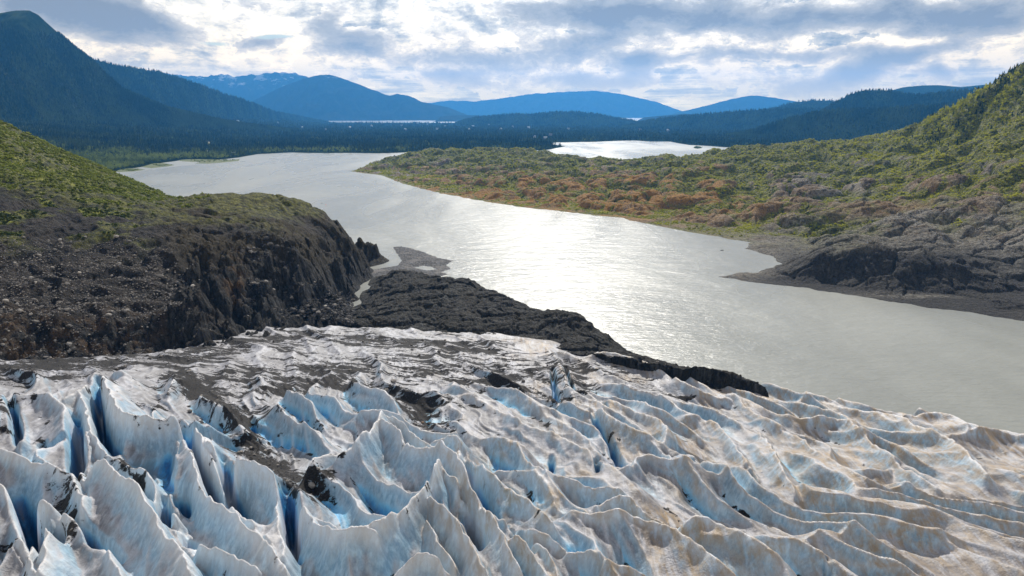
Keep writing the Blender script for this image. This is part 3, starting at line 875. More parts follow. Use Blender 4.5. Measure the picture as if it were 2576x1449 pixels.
rust = np.clip(0.8 * sst(740, 860, sr) * sst(520, 300, sc) + np.exp(-((sc - 590) / 28) ** 2 - ((sr - 690) / 60) ** 2), 0, 1)
slab = np.clip(sst(540, 620, sc) * sst(590, 650, sr) * sst(-0.35, 0.1, fbm(X / 22, Y / 40, 3, 35)) + 0.7 * sst(250, 330, sc) * sst(640, 700, sr) * sst(0.0, 0.25, fbm(X / 25, Y / 25, 3, 36)) + 0.6 * sst(800, 850, sr), 0, 1)
left = grid_obj('rocky_hillside', X, Y, Z, M_rock_left, {'slab': slab, 'moss': mossl, 'green': gl, 'scree': scree, 'rust': rust}, keep=(Z > -3), flip=True)
tag(left, kind='structure')
h_left = grid_sampler(X, Y, Z); g_left = grid_sampler(X, Y, gl); s_left = grid_sampler(X, Y, scree)
LX, LY, LZ = X, Y, Z

# ================================================================== ROCK OUTCROP between the glacier and the lake
O = []
for vx, vy, z in [(880, 805, 3), (906, 765, 0), (938, 724, 0), (964, 692, 0), (885, 768, -3), (915, 732, -3), (945, 698, -3), (1000, 832, 20), (870, 812, 18), (1150, 842, 19), (1250, 842, 18), (1400, 866, 16), (1560, 892, 9), (1700, 925, 6), (1850, 962, 4), (1940, 985, 2)]:
    O.append(on_z(vx, vy, z))
for vx, vy, Yd in [(985, 682, 640), (1010, 679, 640), (1050, 685, 628), (1120, 697, 590), (1180, 702, 565), (1250, 738, 520), (1300, 757, 500), (1400, 780, 470), (1460, 788, 455), (1490, 815, 440), (1530, 853, 423), (1565, 884, 408),
                   (1100, 760, 490), (1000, 750, 515), (930, 760, 545), (1250, 790, 460), (1400, 820, 438), (905, 790, 500), (960, 710, 600), (1050, 800, 452), (1180, 800, 446), (1620, 896, 400), (1700, 919, 386), (1850, 950, 362), (1925, 968, 348)]:
    O.append(on_y(vx, vy, Yd))
for vx, vy, Yd in [(1010, 672, 700), (1120, 680, 650), (1200, 690, 620), (1300, 735, 555), (1420, 765, 508), (1500, 795, 480), (1560, 850, 450), (1640, 880, 432), (1760, 905, 402), (1900, 940, 368), (1960, 965, 350), (920, 690, 680)]:
    p = on_y(vx, vy, Yd); O.append((p[0], p[1], -4))
o_base = RBF(O)
out_poly = np.array([on_z(a, b2, 5)[:2] for a, b2 in [(865, 850), (882, 785), (950, 680), (1010, 655), (1200, 670), (1420, 745), (1570, 845), (1650, 868), (1780, 885), (1960, 945), (1990, 1010), (1700, 990), (1400, 930), (1000, 900)]])


def outcrop(X, Y):
    b = o_base(X, Y)
    q = fbm(X / 30, Y / 30, 4, 107)
    sc, sr, _ = proj(X, Y, b)
    Z = b + (ridged(X / 34 + q, Y / 22, 3, 112) - 0.55) * 3.0 * sst(0, 10, b) + fbm(X / 20, Y / 20, 4, 113) * 2.0 * sst(0, 6, b)
    st = 5.5; zz = Z / st + 0.9 * q + X / 90; fr = zz - np.floor(zz)
    Z = Z * 0.7 + 0.3 * (st * (np.floor(zz) + sst(0.3, 0.7, fr) - 0.9 * q - X / 90))
    rk = sst(0, 6, b)
    Z += rk * (blocks(X, Y, 17, 440, 1.5, 0.9) * 2.6 + blocks(X, Y, 6.5, 450, 1.4, 0.9) * 0.9 + blocks(X, Y, 2.2, 460) * 0.3)
    Z += fbm(X / 4, Y / 4, 4, 117) * 0.7 + fbm(X / 1.3, Y / 1.3, 3, 118) * 0.3
    return np.where(b < 0, np.minimum(Z, b), Z), b, q


X, Y = polar(-16, 27, 800, 330, 760, 460)
Z, b, q = outcrop(X, Y)
sdo = sd_poly(X, Y, out_poly)
outc = grid_obj('rock_outcrop', X, Y, np.where(sdo > -4, Z, -5), M_rock_out, {'slab': 0.75 * sst(-0.3, 0.2, fbm(X / 20, Y / 14, 3, 121)), 'moss': sst(-0.2, .3, q) * 0.6, 'green': X * 0, 'scree': 0.55 + X * 0, 'rust': 0.25 + X * 0}, keep=(Z > -3) & (sdo > -4), flip=True)
tag(outc, kind='structure')
h_out = grid_sampler(X, Y, Z)

# ================================================================== RIGHT SHORE: peninsula, ice-smoothed knolls, hillside
shore_r = [(882, 431), (960, 441), (1015, 462), (1090, 482), (1180, 500), (1290, 518), (1420, 533), (1560, 548), (1640, 565), (1700, 577), (1800, 594), (1890, 611), (1880, 624), (1940, 645), (1968, 662), (1945, 674), (1900, 684), (1850, 688), (1800, 696),
           (1900, 709), (2030, 724), (2160, 746), (2250, 760), (2400, 782), (2576, 808), (2800, 842), (3300, 900)]
pr = [on_z(a, b2, 0)[:2] for a, b2 in shore_r]
right_poly = np.array(pr + [np.array(p) for p in [(1600, 420), (2600, 1200), (2600, 2700), (1500, 2500), (700, 2350), (480, 2230), (250, 2320), (120, 2600), (-50, 2700), (-220, 2650), (-330, 2420), (-450, 2180)]])
Rp = [on_z(a, b2, 0) for a, b2 in shore_r]
for vx, vy, Yd in [(1000, 387, 2420), (1040, 381, 2380), (1110, 378, 2350), (1180, 376, 2320), (1330, 376, 2200), (1385, 389, 2150), (1480, 399, 2050), (1560, 409, 1950), (1600, 406, 1900), (1660, 398, 1900), (1730, 391, 1900), (1830, 376, 1900), (1900, 369, 1900), (2000, 358, 1900), (2100, 356, 1900),
                   (2200, 352, 1800), (2260, 348, 1750), (2330, 328, 1700), (2400, 285, 1600), (2470, 228, 1500), (2520, 202, 1450), (2576, 160, 1400), (2800, 20, 1350),
                   (1290, 480, 1380), (1290, 440, 1650), (1290, 405, 1950), (1100, 450, 1750), (1100, 420, 2000), (1500, 510, 1200), (1500, 450, 1550), (1700, 540, 1070), (1700, 500, 1180), (1700, 430, 1520), (1900, 560, 970), (1900, 520, 1060), (1900, 450, 1350),
                   (2100, 560, 900), (2100, 480, 1150), (2100, 400, 1500), (2300, 560, 840), (2300, 530, 880), (2300, 470, 1010), (2300, 400, 1300), (2500, 600, 770), (2500, 500, 860), (2500, 440, 960), (2576, 450, 920), (2576, 330, 1150), (2450, 350, 1350),
                   (2000, 600, 880), (1960, 625, 830), (2576, 640, 700), (2576, 745, 590), (2350, 738, 592), (2200, 728, 606), (2100, 715, 630),
                   (2010, 672, 655), (2060, 642, 658), (2120, 620, 657), (2200, 609, 652), (2330, 620, 642), (2420, 668, 625), (2000, 698, 650), (1900, 694, 672), (2080, 712, 640), (2450, 700, 640), (2800, 560, 720), (2900, 300, 1000), (3200, 400, 900), (3300, 700, 600)]:
    Rp.append(on_y(vx, vy, Yd))
for vx, vy, Yd, z in [(2200, 0, 790, 17), (2330, 0, 780, 20), (2060, 0, 780, 10)]:
    p = on_y(vx, 600, Yd); Rp.append((p[0], p[1], z))
for x, y, z in [(250, 2330, -3), (480, 2240, -3), (700, 2360, 0), (1500, 2500, 60), (2600, 2700, 300), (2600, 1200, 500), (-220, 2650, -3), (120, 2600, -3)]:
    Rp.append((x, y, z))
r_base = RBF(Rp)
QM = lambda X, Y: fbm(X / 170, Y / 170, 4, 207)


def right_fields(X, Y):
    b = r_base(X, Y)
    q = QM(X, Y)
    sd = sd_poly(X + 6 * fbm(X / 30, Y / 30, 3, 230), Y + 10 * fbm(X / 30, Y / 30, 3, 231), right_poly)
    hum = 1 - np.abs(perlin(X / 75 + q, Y / 110, 211)) * 1.5
    hum2 = 1 - np.abs(perlin(X / 30 + q, Y / 42, 212)) * 1.5
    far = sst(600, 1100, Y)
    n = (sst(0.0, 0.55, np.abs(perlin(X / 85 + q, Y / 100, 211))) - 0.55) * (4 + 12 * far) + (sst(0.0, 0.5, np.abs(perlin(X / 36 + q, Y / 44, 212))) - 0.55) * (2.4 + 1.4 * far) + fbm(X / 26, Y / 26, 5, 214) * 3.0
    t = sst(0, 60, sd)
    gul = np.abs(perlin(X / 9 + 0.5 * q, Y / 60, 216))
    sc, sr, _ = proj(X, Y, b)
    kn = np.exp(-((sc - 2230) / 170) ** 2 - ((sr - 670) / 45) ** 2)
    Z = np.maximum(b, 0.6) * sst(-2, 14, sd) + n * t + (gul - 0.35) * 5 * kn + fbm(X / 7, Y / 7, 4, 217) * 1.0 * sst(0, 20, sd) + fbm(X / 2.2, Y / 2.2, 2, 218) * 0.3
    Z += sst(5, 30, sd) * (blocks(X, Y, 30, 470, 1.5, 0.9) * 4.6 + blocks(X, Y, 11, 480, 1.5, 0.9) * 1.7)
    Z = np.where(sd > 0, np.maximum(Z, 0.15 + 0.04 * np.minimum(sd, 40)), sd * 0.12)
    hol = 1 - np.minimum(sst(0.0, 0.4, np.abs(perlin(X / 85 + q, Y / 100, 211))), 0.25 + sst(0.0, 0.35, np.abs(perlin(X / 36 + q, Y / 44, 212))))
    return Z, b, sd, sc, sr, q, hol


X, Y = polar(-14.5, 47, 1150, 520, 2900, 900)
Z, b, sd, sc, sr, q, hol = right_fields(X, Y)
q2 = fbm(X / 60, Y / 60, 5, 240)
ridge_line = np.interp(sc, [880, 1000, 1300, 1600, 1900, 2200, 2576], [430, 450, 470, 470, 480, 470, 470])
gr = np.clip(sst(-0.35, 0.30, q2 * 1.0 + 0.9 * (ridge_line - sr) / 90 - 0.22 + 0.75 * (hol - 0.35)), 0, 1)
gr = np.clip(gr + sst(0.25, 0.75, hol + 0.5 * fbm(X / 45, Y / 45, 4, 245)) * 0.85 * sst(640, 560, sr) + 0.6 * np.exp(-((sc - 2090) / 110) ** 2 - ((sr - 575) / 40) ** 2), 0, 1)
gr *= 1 - 0.7 * sst(462, 515, sr) * sst(2080, 2220, sc) * (1 - 0.8 * sst(0.0, 0.25, fbm(X / 55, Y / 45, 3, 249)))
gr *= 1 - 0.8 * sst(535, 590, sr) * sst(1950, 2080, sc) * (1 - np.exp(-((sc - 2090) / 110) ** 2 - ((sr - 575) / 40) ** 2))
mo = np.clip(sst(-0.25, 0.25, q2 + 0.4) * np.exp(-((sr - 500) / 65) ** 2) * sst(2050, 1750, sc) * sst(930, 1150, sc) * 1.2 + 0.45 * sst(-0.1, 0.3, q) * sst(590, 520, sr), 0, 1)
darkk = sst(590, 660, sr) * sst(1850, 2000, sc)
right = grid_obj('lakeside_hills', X, Y, Z, M_rock_right, {'slab': 0.35 * sst(0.0, 0.3, fbm(X / 40, Y / 30, 3, 247)), 'moss': mo, 'green': gr, 'scree': 0.3 + 0.2 * darkk, 'rust': 0.15 * (1 - darkk), 'dark': np.clip(darkk * 0.6 + 0.5 * sst(685, 705, sr) * sst(1780, 1850, sc) + np.exp(-((sc - 2230) / 200) ** 2 - ((sr - 675) / 60) ** 2), 0, 1) * (1 - 0.8 * np.exp(-((sc - 2290) / 130) ** 2 - ((sr - 742) / 7) ** 2))}, keep=(Z > -2), flip=True)
tag(right, kind='structure')
h_right = grid_sampler(X, Y, Z); g_right = grid_sampler(X, Y, gr); sd_right = grid_sampler(X, Y, sd)
RX, RY, RZ = X, Y, Z

# ================================================================== GRAVEL BAR
def flat_patch(name, poly_v, mat, hmax, bump, holes=(), n=160, slope=0.08, seed=300):
    P = np.array([on_z(a, b2, 0)[:2] for a, b2 in poly_v])
    x0, y0 = P.min(0) - 8; x1, y1 = P.max(0) + 8
    X, Y = np.meshgrid(np.linspace(x0, x1, n), np.linspace(y0, y1, n))
    sc_ = max(4.0, 0.02 * np.hypot(x1 - x0, y1 - y0))
    sd = sd_poly(X + sc_ * 0.5 * fbm(X / sc_ / 2, Y / sc_ / 2, 3, seed), Y + sc_ * fbm(X / sc_ / 2, Y / sc_ / 2, 3, seed + 1), P)
    for hpoly in holes:
        Q = np.array([on_z(a, b2, 0)[:2] for a, b2 in hpoly])
        sd = np.minimum(sd, -sd_poly(X + sc_ * fbm(X / sc_ / 2, Y / sc_ / 2, 3, seed + 4), Y + sc_ * fbm(X / sc_ / 2, Y / sc_ / 2, 3, seed + 5), Q))
    Z = np.clip(sd * slope, -2, hmax) + fbm(X / 12, Y / 12, 4, seed + 2) * bump * sst(0, 10, sd)
    o = grid_obj(name, X, Y, Z, mat, {}, keep=(Z > -1.0))
    tag(o, kind='structure')
    return P, (x0, x1, y0, y1)


flat_patch('gravel_bar', [(988, 622), (1010, 619), (1060, 632), (1100, 648), (1141, 656), (1122, 666), (1135, 676), (1108, 684), (1130, 690), (1080, 700), (990, 700), (925, 700), (925, 682), (965, 674), (1000, 668), (1010, 655), (1000, 640)],
           M_gravel, 1.6, 0.5, holes=[[(1042, 673), (1062, 669), (1085, 671), (1100, 678), (1080, 680), (1060, 677)]])
flat_patch('rubble_beach', [(620, 850), (700, 800), (780, 780), (840, 778), (862, 782), (868, 800), (864, 830), (760, 860)], M_gravel, 15, 0.8, slope=0.35, seed=320)

# ================================================================== VALLEY GROUND
shore_f = [(-700, 470), (100, 440), (285, 432), (350, 421), (400, 411), (470, 402), (560, 401), (600, 396), (650, 387), (720, 384), (800, 384), (900, 385), (1000, 384), (1100, 381), (1280, 379), (1355, 378), (1395, 371), (1412, 367), (1375, 361), (1385, 358), (1500, 357),
           (1590, 354), (1640, 356), (1700, 356), (1740, 364), (1830, 370), (1950, 372), (2300, 380), (3100, 400)]
val_poly = np.array([on_z(a, b2, 0)[:2] for a, b2 in shore_f] + [np.array(p) for p in [(14000, 6000), (14000, 14000), (2600, 13500), (400, 11300), (-2600, 11600), (-9000, 14000), (-9000, 2000)]])
X, Y = polar(-56, 56, 700, 1700, 21000, 500)
nz = 14 + 0.012 * Y
sdv = sd_poly(X + nz * fbm(X / nz / 6, Y / nz / 6, 4, 401), Y + 2 * nz * fbm(X / nz / 6, Y / nz / 6, 4, 402), val_poly)
Z = np.clip(sdv * 0.04, -4, 4) + sst(50, 500, sdv) * fbm(X / 700, Y / 700, 4, 403) * 6
Z = np.where(sdv > 45, np.maximum(Z, 1.6), Z)
Z += 0.10 * np.maximum(0, -X - (900 + 0.18 * Y)) * sst(0, 300, sdv)
ground = grid_obj('ground', X, Y, Z, M_ground, {}, keep=(Z > -3), flip=True)
tag(ground, kind='structure')
h_ground = grid_sampler(X, Y, Z); s_ground = grid_sampler(X, Y, sdv)
flat_patch('grass_spit', [(440, 402), (470, 400), (520, 400), (560, 403), (603, 400), (600, 405), (560, 409), (520, 412), (490, 411), (505, 408), (460, 406)], M_marsh, 1.2, 0.3, slope=0.03)
flat_patch('marsh_spit', [(355, 420), (375, 411), (410, 410), (440, 415), (420, 419), (380, 423)], M_marsh, 1.4, 0.3, slope=0.03, seed=340)
flat_patch('marsh_spit', [(285, 429), (310, 423), (350, 424), (365, 427), (340, 431), (300, 433)], M_marsh, 1.4, 0.3, slope=0.03, seed=350)
flat_patch('wooded_islet', [(1742, 372), (1755, 370), (1768, 372), (1755, 374)], M_forest, 3, 0.3, slope=0.05, seed=360)

# ================================================================== WATER (one sheet out to the horizon)
me = mesh_np('lake', [(-30000, -1500, 0), (30000, -1500, 0), (30000, 26000, 0), (-30000, 26000, 0)], [(0, 1, 2, 3)])
lake = tag(put('lake', me, M_water), kind='structure')

# ================================================================== MOUNTAINS AND HILLS
MTN = {}


def mountain(name, sil, mat, k=1.9, lfmin=300, kb=1.6, gully=0.12, nt=60, seed=500, step=4.0, jag=0.0, fine=0.02):
    """a ridge: crest line through the survey points at their real distances, slopes falling to both sides"""
    s = np.array(sil, float)
    vx = np.arange(s[0, 0], s[-1, 0] + 0.1, step)
    vy = np.interp(vx, s[:, 0], s[:, 1]); Yd = np.interp(vx, s[:, 0], s[:, 2])
    C = on_y(vx, vy, Yd)
    C[:, 2] = np.maximum(C[:, 2], 2)
    wl = max(C[:, 2].max(), 60)
    C[:, 2] += fbm(vx * step / 60, vx * 0 + seed, 4, seed) * jag
    L_f = np.maximum(C[:, 2] * k, lfmin); L_b = np.maximum(C[:, 2] * kb, lfmin * 0.6)
    t = np.concatenate([-np.linspace(1, 0, nt) ** 1.15, np.linspace(0, 1, nt // 3)[1:]])
    T = t[:, None]
    rr = np.hypot(C[:, 0], C[:, 1]); ux, uy = C[:, 0] / rr * 0.35, C[:, 1] / rr
    Ld = np.where(T < 0, L_f, L_b)
    X = C[:, 0] + T * Ld * ux; Y = C[:, 1] + T * Ld * uy
    A = np.abs(T)
    env = A * (1 - A) * 4
    qq = fbm(X / wl / 1.2, Y / wl / 1.2, 3, seed + 3)
    Z = C[:, 2] * ((1 - A) ** 1.15) + gully * C[:, 2] * env * ((ridged(X / wl / 0.55 + qq, Y / wl / 1.1, 4, seed + 1) - 0.55) * 1.6 + fbm(X / wl / 0.25, Y / wl / 0.25, 4, seed + 2) * 0.5) - A ** 6 * 6
    Z += fine * C[:, 2] * fbm(X / wl / 0.06, Y / wl / 0.06, 3, seed + 5) * np.minimum(1, A * 6 + 0.2)
    o = grid_obj(name, X, Y, Z, mat, {}, flip=True)
    tag(o, kind='structure')
    MTN[o.name] = (X, Y, Z)
    return o


mountain('mountain', [(-700, 260, 3600), (-350, 150, 4000), (-120, 60, 4400), (0, 33, 4500), (40, 26, 4500), (75, 26, 4500), (96, 38, 4520), (150, 86, 4600), (190, 120, 4650), (230, 150, 4700), (270, 190, 4800), (310, 225, 4850), (420, 272, 5000), (560, 305, 5400), (700, 325, 6000), (800, 332, 6500)], M_forest_alp, 1.85, 300, 1.5, 0.16, 130, 500, 3)
mountain('mountain', [(60, 130, 6500), (160, 135, 6500), (230, 148, 6500), (300, 166, 6600), (400, 181, 6900), (450, 196, 7200), (510, 216, 7600), (560, 236, 8200), (600, 246, 8700), (650, 266, 9400), (690, 281, 10200), (740, 291, 11000), (800, 303, 12000), (850, 311, 12500)], M_forest, 1.5, 500, 1.5, 0.14, 80, 520, 3)
mountain('snowy_mountain', [(250, 210, 20000), (400, 181, 20000), (450, 189, 20000), (520, 193, 20000), (560, 186, 20000), (590, 192, 20000), (640, 188, 20000), (700, 182, 20000), (740, 183, 20000), (780, 197, 20000), (850, 230, 20000), (950, 270, 20000)], M_far, 1.6, 2000, 1.5, 0.1, 50, 540, 3, 60)
mountain('blue_mountain', [(560, 290, 16500), (640, 252, 16200), (700, 222, 16000), (760, 199, 16000), (810, 187, 16000), (840, 190, 16000), (900, 211, 16000), (960, 234, 16000), (980, 241, 16000), (1000, 236, 16000), (1030, 241, 16000), (1060, 256, 16000), (1090, 263, 16000), (1120, 268, 16000), (1150, 279, 16000), (1180, 291, 16000), (1210, 298, 16000)], M_far, 1.6, 800, 1.5, 0.1, 50, 550, 3, 20)
mountain('blue_mountain', [(1000, 285, 24000), (1060, 261, 24000), (1130, 253, 24000), (1200, 255, 24000), (1270, 246, 24000), (1330, 237, 24000), (1400, 232, 24000), (1500, 228, 24000), (1560, 236, 24000), (1620, 249, 24000), (1660, 259, 24000), (1690, 271, 24000), (1730, 284, 24000), (1760, 292, 24000)], M_far, 1.6, 800, 1.5, 0.1, 50, 560, 3, 30)
mountain('blue_mountain', [(1640, 297, 20000), (1700, 284, 20000), (1780, 265, 20000), (1840, 249, 20000), (1890, 240, 20000), (1930, 243, 20000), (1990, 253, 20000), (2040, 262, 20000), (2150, 285, 20000)], M_far, 1.6, 800, 1.5, 0.08, 40, 570, 3, 20)
mountain('low_island', [(1090, 308, 13500), (1110, 293, 13500), (1150, 290, 13500), (1200, 290, 13500), (1260, 296, 13500), (1300, 308, 13500)], M_far, 1.6, 400, 1.5, 0.08, 30, 580, 4)
mountain('low_island', [(1595, 308, 13000), (1620, 295, 13000), (1680, 290, 13000), (1720, 286, 13000), (1780, 288, 13000), (1850, 298, 13000)], M_far, 1.6, 400, 1.5, 0.08, 30, 585, 4)
mountain('wooded_hill', [(1130, 319, 9500), (1165, 304, 9500), (1200, 295, 9500), (1290, 288, 9400), (1340, 288, 9300), (1400, 282, 9200), (1450, 282, 9200), (1500, 288, 9200), (1560, 299, 9200), (1620, 310, 9200), (1680, 320, 9200)], M_forest, 3.0, 400, 1.6, 0.1, 40, 590, 4)
mountain('wooded_hill', [(1560, 322, 7600), (1635, 303, 7600), (1700, 294, 7500), (1773, 287, 7300), (1850, 281, 7200), (1921, 276, 7000), (1990, 272, 7000), (2100, 275, 7000), (2250, 290, 7000)], M_forest, 2.8, 400, 1.6, 0.12, 40, 600, 4)
mountain('wooded_hill', [(1880, 285, 8600), (1955, 270, 8600), (1993, 258, 8600), (2045, 253, 8600), (2088, 253, 8600), (2150, 262, 8600), (2250, 280, 8600)], M_forest, 1.9, 300, 1.6, 0.1, 40, 610, 4)
mountain('wooded_hill', [(2040, 300, 5900), (2080, 268, 5800), (2103, 257, 5800), (2136, 239, 5700), (2170, 228, 5700), (2208, 227, 5700), (2236, 228, 5700), (2279, 236, 5700), (2322, 240, 5600), (2351, 234, 5600), (2399, 229, 5500), (2446, 225, 5500), (2700, 200, 5400), (3000, 190, 5400)], M_forest, 1.9, 300, 1.6, 0.14, 60, 620, 4)
mountain('wooded_hill', [(2150, 260, 9500), (2239, 228, 9500), (2275, 219, 9500), (2318, 215, 9500), (2360, 214, 9500), (2418, 219, 9500), (2465, 214, 9500), (2700, 195, 9500)], M_forest, 1.9, 300, 1.6, 0.08, 40, 630, 4)
mountain('wooded_hill', [(1800, 350, 4700), (1897, 328, 4700), (1970, 304, 4600), (2041, 285, 4500), (2112, 277, 4500), (2208, 275, 4400), (2303, 270, 4300), (2370, 265, 4200), (2500, 255, 4100), (2900, 240, 4000)], M_forest, 3.0, 300, 1.6, 0.12, 60, 640, 4)

# ================================================================== PLANT TEMPLATES
def conifer_template(seed, tiers=6, seg=7, ragged=0.35):
    r = np.random.default_rng(seed)
    V, Fc = [], []
    for k in range(tiers):
        z0 = 0.10 + 0.80 * k / tiers; z1 = min(1.0, z0 + 1.55 * 0.9 / tiers)
        rad = 0.19 * (1 - k / (tiers + 0.6)) ** 0.85 * (0.85 + 0.3 * r.random())
        b0 = len(V)
        for s in range(seg):
            a = 2 * pi * (s + r.random() * 0.5 + k * 0.37) / seg
            q = rad * (1 - ragged + 2 * ragged * r.random()) * (1.15 if s % 2 else 0.75)
            V.append((q * cos(a), q * sin(a), z0 - 0.05 * r.random()))
        V.append(((r.random() - .5) * 0.02, (r.random() - .5) * 0.02, z1))
        for s in range(seg):
            Fc.append((b0 + s, b0 + (s + 1) % seg, b0 + seg))
    return np.array(V), np.array(Fc)


def clump_template(seed, n=26, quad=0.42, flat=0.6, up=0.35):
    """a crown of leaf clusters filling an uneven dome"""
    r = np.random.default_rng(seed)
    V, Fc = [], []
    lobes = r.normal(0, 0.28, (5, 3)); lobes[:, 2] = np.abs(lobes[:, 2]) * flat
    for i in range(n):
        c = lobes[r.integers(5)] + r.normal(0, 0.2, 3) * (1, 1, flat)
        c[2] = abs(c[2]) + 0.08
        nrm = r.normal(0, 1, 3) + np.array([0, 0, up]) + 0.8 * c
        nrm /= np.linalg.norm(nrm)
        a = np.cross(nrm, r.normal(0, 1, 3)); a /= np.linalg.norm(a); b2 = np.cross(nrm, a)
        s = quad * (0.5 + 0.8 * r.random()) * 0.5
        k = len(V)
        V += [c + a * s, c + b2 * s * 0.7 + nrm * s * 0.2, c - a * s * 0.9, c - b2 * s * 0.8 - nrm * s * 0.15]
        Fc += [(k, k + 1, k + 2), (k, k + 2, k + 3)]
    return np.array(V), np.array(Fc)


def tree_template(seed, n=44):
    V, Fc = clump_template(seed, n, 0.30, 0.9, 0.3)
    V = V * (0.42, 0.42, 0.75) + (0, 0, 0.22)
    V[:, 2] = V[:, 2] / V[:, 2].max()
    return V, Fc


def rock_template(seed, sub=2):
    import bmesh
    bm = bmesh.new()
    bmesh.ops.create_icosphere(bm, subdivisions=sub, radius=0.5)
    r = np.random.default_rng(seed)
    V = np.array([v.co[:] for v in bm.verts]); Fc = np.array([[v.index for v in f.verts] for f in bm.faces])
    bm.free()
    for _ in range(9):   # chop with random planes for flat broken sides
        n = r.normal(0, 1, 3); n /= np.linalg.norm(n); d = 0.24 + 0.16 * r.random()
        o = V @ n - d
        V = V - np.outer(np.maximum(o, 0), n) * 0.95
    V = V * (1.0, 0.75 + 0.3 * r.random(), 0.62 + 0.25 * r.random())
    V += r.normal(0, 0.012, V.shape)
    return V, Fc


CON = [conifer_template(s) for s in range(5)]
CON_S = [conifer_template(s + 20, 3, 5, 0.3) for s in range(5)]
def shrub_template(seed):
    import bmesh
    bm = bmesh.new(); bmesh.ops.create_icosphere(bm, subdivisions=1, radius=0.5)
    r = np.random.default_rng(seed + 900)
    V = np.array([v.co[:] for v in bm.verts]); Fc = np.array([[v.index for v in f.verts] for f in bm.faces]); bm.free()
    V = V * (0.75 + 0.5 * r.random((len(V), 1))) * (1.0, 0.9, 0.75) + (0, 0, 0.22)
    V2, F2 = clump_template(seed, 12, 0.42)
    return np.concatenate([V, V2]), np.concatenate([Fc, F2 + len(V)])


SHR = [shrub_template(s) for s in range(6)]
TRE = [tree_template(s + 40) for s in range(5)]
ROC = [rock_template(s) for s in range(6)]
ROC_S = [rock_template(s + 10, 1) for s in range(6)]


def scatter(name, temps, P, S, mat, tint, label=None, kind='stuff', smooth=False, tilt=0.0, seed=0):
    r = np.random.default_rng(seed)
    P = np.asarray(P, float); n = len(P)
    if n == 0:
        return None
    S = np.asarray(S, float)
    if S.ndim == 1:
        S = np.stack([S, S, S], -1)
    which = r.integers(0, len(temps), n)
    Vs, Fs, Ts = [], [], []
    off = 0
    for k, (V, Fc) in enumerate(temps):
        ii = np.where(which == k)[0]
        if len(ii) == 0:
            continue
        a = r.random(len(ii)) * 2 * pi
        ca, sa = np.cos(a)[:, None], np.sin(a)[:, None]
        sx, sy, sz = S[ii, 0:1], S[ii, 1:2], S[ii, 2:3]
        x = V[None, :, 0] * sx; y = V[None, :, 1] * sy; z = V[None, :, 2] * sz
        tx = r.normal(0, tilt, (len(ii), 1)); ty = r.normal(0, tilt, (len(ii), 1))
        W = np.stack([x * ca - y * sa + tx * z, x * sa + y * ca + ty * z, z], -1) + P[ii][:, None, :]
        f = Fc[None] + (np.arange(len(ii)) * len(V))[:, None, None] + off
        Vs.append(W.reshape(-1, 3)); Fs.append(f.reshape(-1, 3)); off += len(ii) * len(V)
        Ts.append(np.repeat(np.asarray(tint)[ii], len(V)))
    me = mesh_np(name, np.concatenate(Vs), np.concatenate(Fs), {'tint': np.concatenate(Ts)}, smooth)
    o = put(name, me, mat)
    tag(o, label=label, kind=kind)
    return o


_tm = {}


def temp_mesh(key, V, Fc, mat, tint, smooth=False):
    if key not in _tm:
        me = mesh_np(key[0], V, Fc, {'tint': np.full(len(V), tint)}, smooth); me.materials.append(mat)
        _tm[key] = me
    return _tm[key]


def trunk_mesh():
    if 'trunk' not in _tm:
        V, Fc = [], []
        n = 6
        for k, (z, rr) in enumerate([(-0.03, 0.022), (0.15, 0.018), (0.5, 0.011), (0.93, 0.003)]):
            for s in range(n):
                V.append((rr * cos(2 * pi * s / n), rr * sin(2 * pi * s / n), z))
        for k in range(3):
            for s in range(n):
                Fc.append((k * n + s, k * n + (s + 1) % n, (k + 1) * n + (s + 1) % n, (k + 1) * n + s))
        me = mesh_np('trunk', V, Fc, {}, True); me.materials.append(M_bark)
        _tm['trunk'] = me
    return _tm['trunk']


def plants(kind, P, S, T, group, label, cat, temps, mat, trunk=True, wide=1.0):
    """individual trees / shrubs: root Empty with crown and trunk, or one mesh for a shrub"""
    for i in range(len(P)):
        k = int(rng.integers(len(temps))); tq = round(float(T[i]) * 3) / 3
        me = temp_mesh(('crown' if trunk else kind, k, tq, mat.name), temps[k][0], temps[k][1], mat, tq)
        if trunk:
            r = put(kind, None)
            c = put('crown', me, None, r); tr = put('trunk', trunk_mesh(), None, r)
        else:
            r = put(kind, me)
        r.location = P[i]; r.rotation_euler = (0, 0, float(rng.random() * 6.28)); s = float(S[i])
        r.scale = (s * wide, s * wide, s)
        tag(r, label, cat, group)


def pick_largest(P, S, n, extra=None, minsep=0.0):
    """indices of the n that show largest in the frame and stand clear of each other"""
    vx, vy, d = proj(P[:, 0], P[:, 1], P[:, 2])
    inn = (vx > 12) & (vx < VW - 12) & (vy > 0) & (vy < VH - 8)
    if extra is not None:
        inn &= extra
    score = np.where(inn, S / d, -1)
    order = np.argsort(-score)
    out = []
    for i in order:
        if score[i] <= 0 or len(out) >= n:
            break
        if minsep and any(np.hypot(P[i, 0] - P[j, 0], P[i, 1] - P[j, 1]) < minsep * (S[i] + S[j]) for j in out):
            continue
        out.append(i)
    m = np.zeros(len(P), bool); m[out] = True
    return m


# ------------------------------------------------------------------ house sites first (trees keep clear of them)
SITES = [(600, 322), (700, 318), (905, 309), (960, 312), (1010, 316), (1050, 311), (1075, 314), (1120, 318), (1160, 312), (1190, 319), (1230, 316), (1290, 320), (1330, 322), (880, 322), (820, 327), (1020, 327),
         (1100, 325), (1345, 346), (1372, 349), (1385, 340), (1180, 326), (760, 322), (1260, 326), (1430, 326), (935, 318), (1680, 330), (1610, 328), (2330, 322)]
SP = np.array([on_z(a, b2, 6) for a, b2 in SITES])

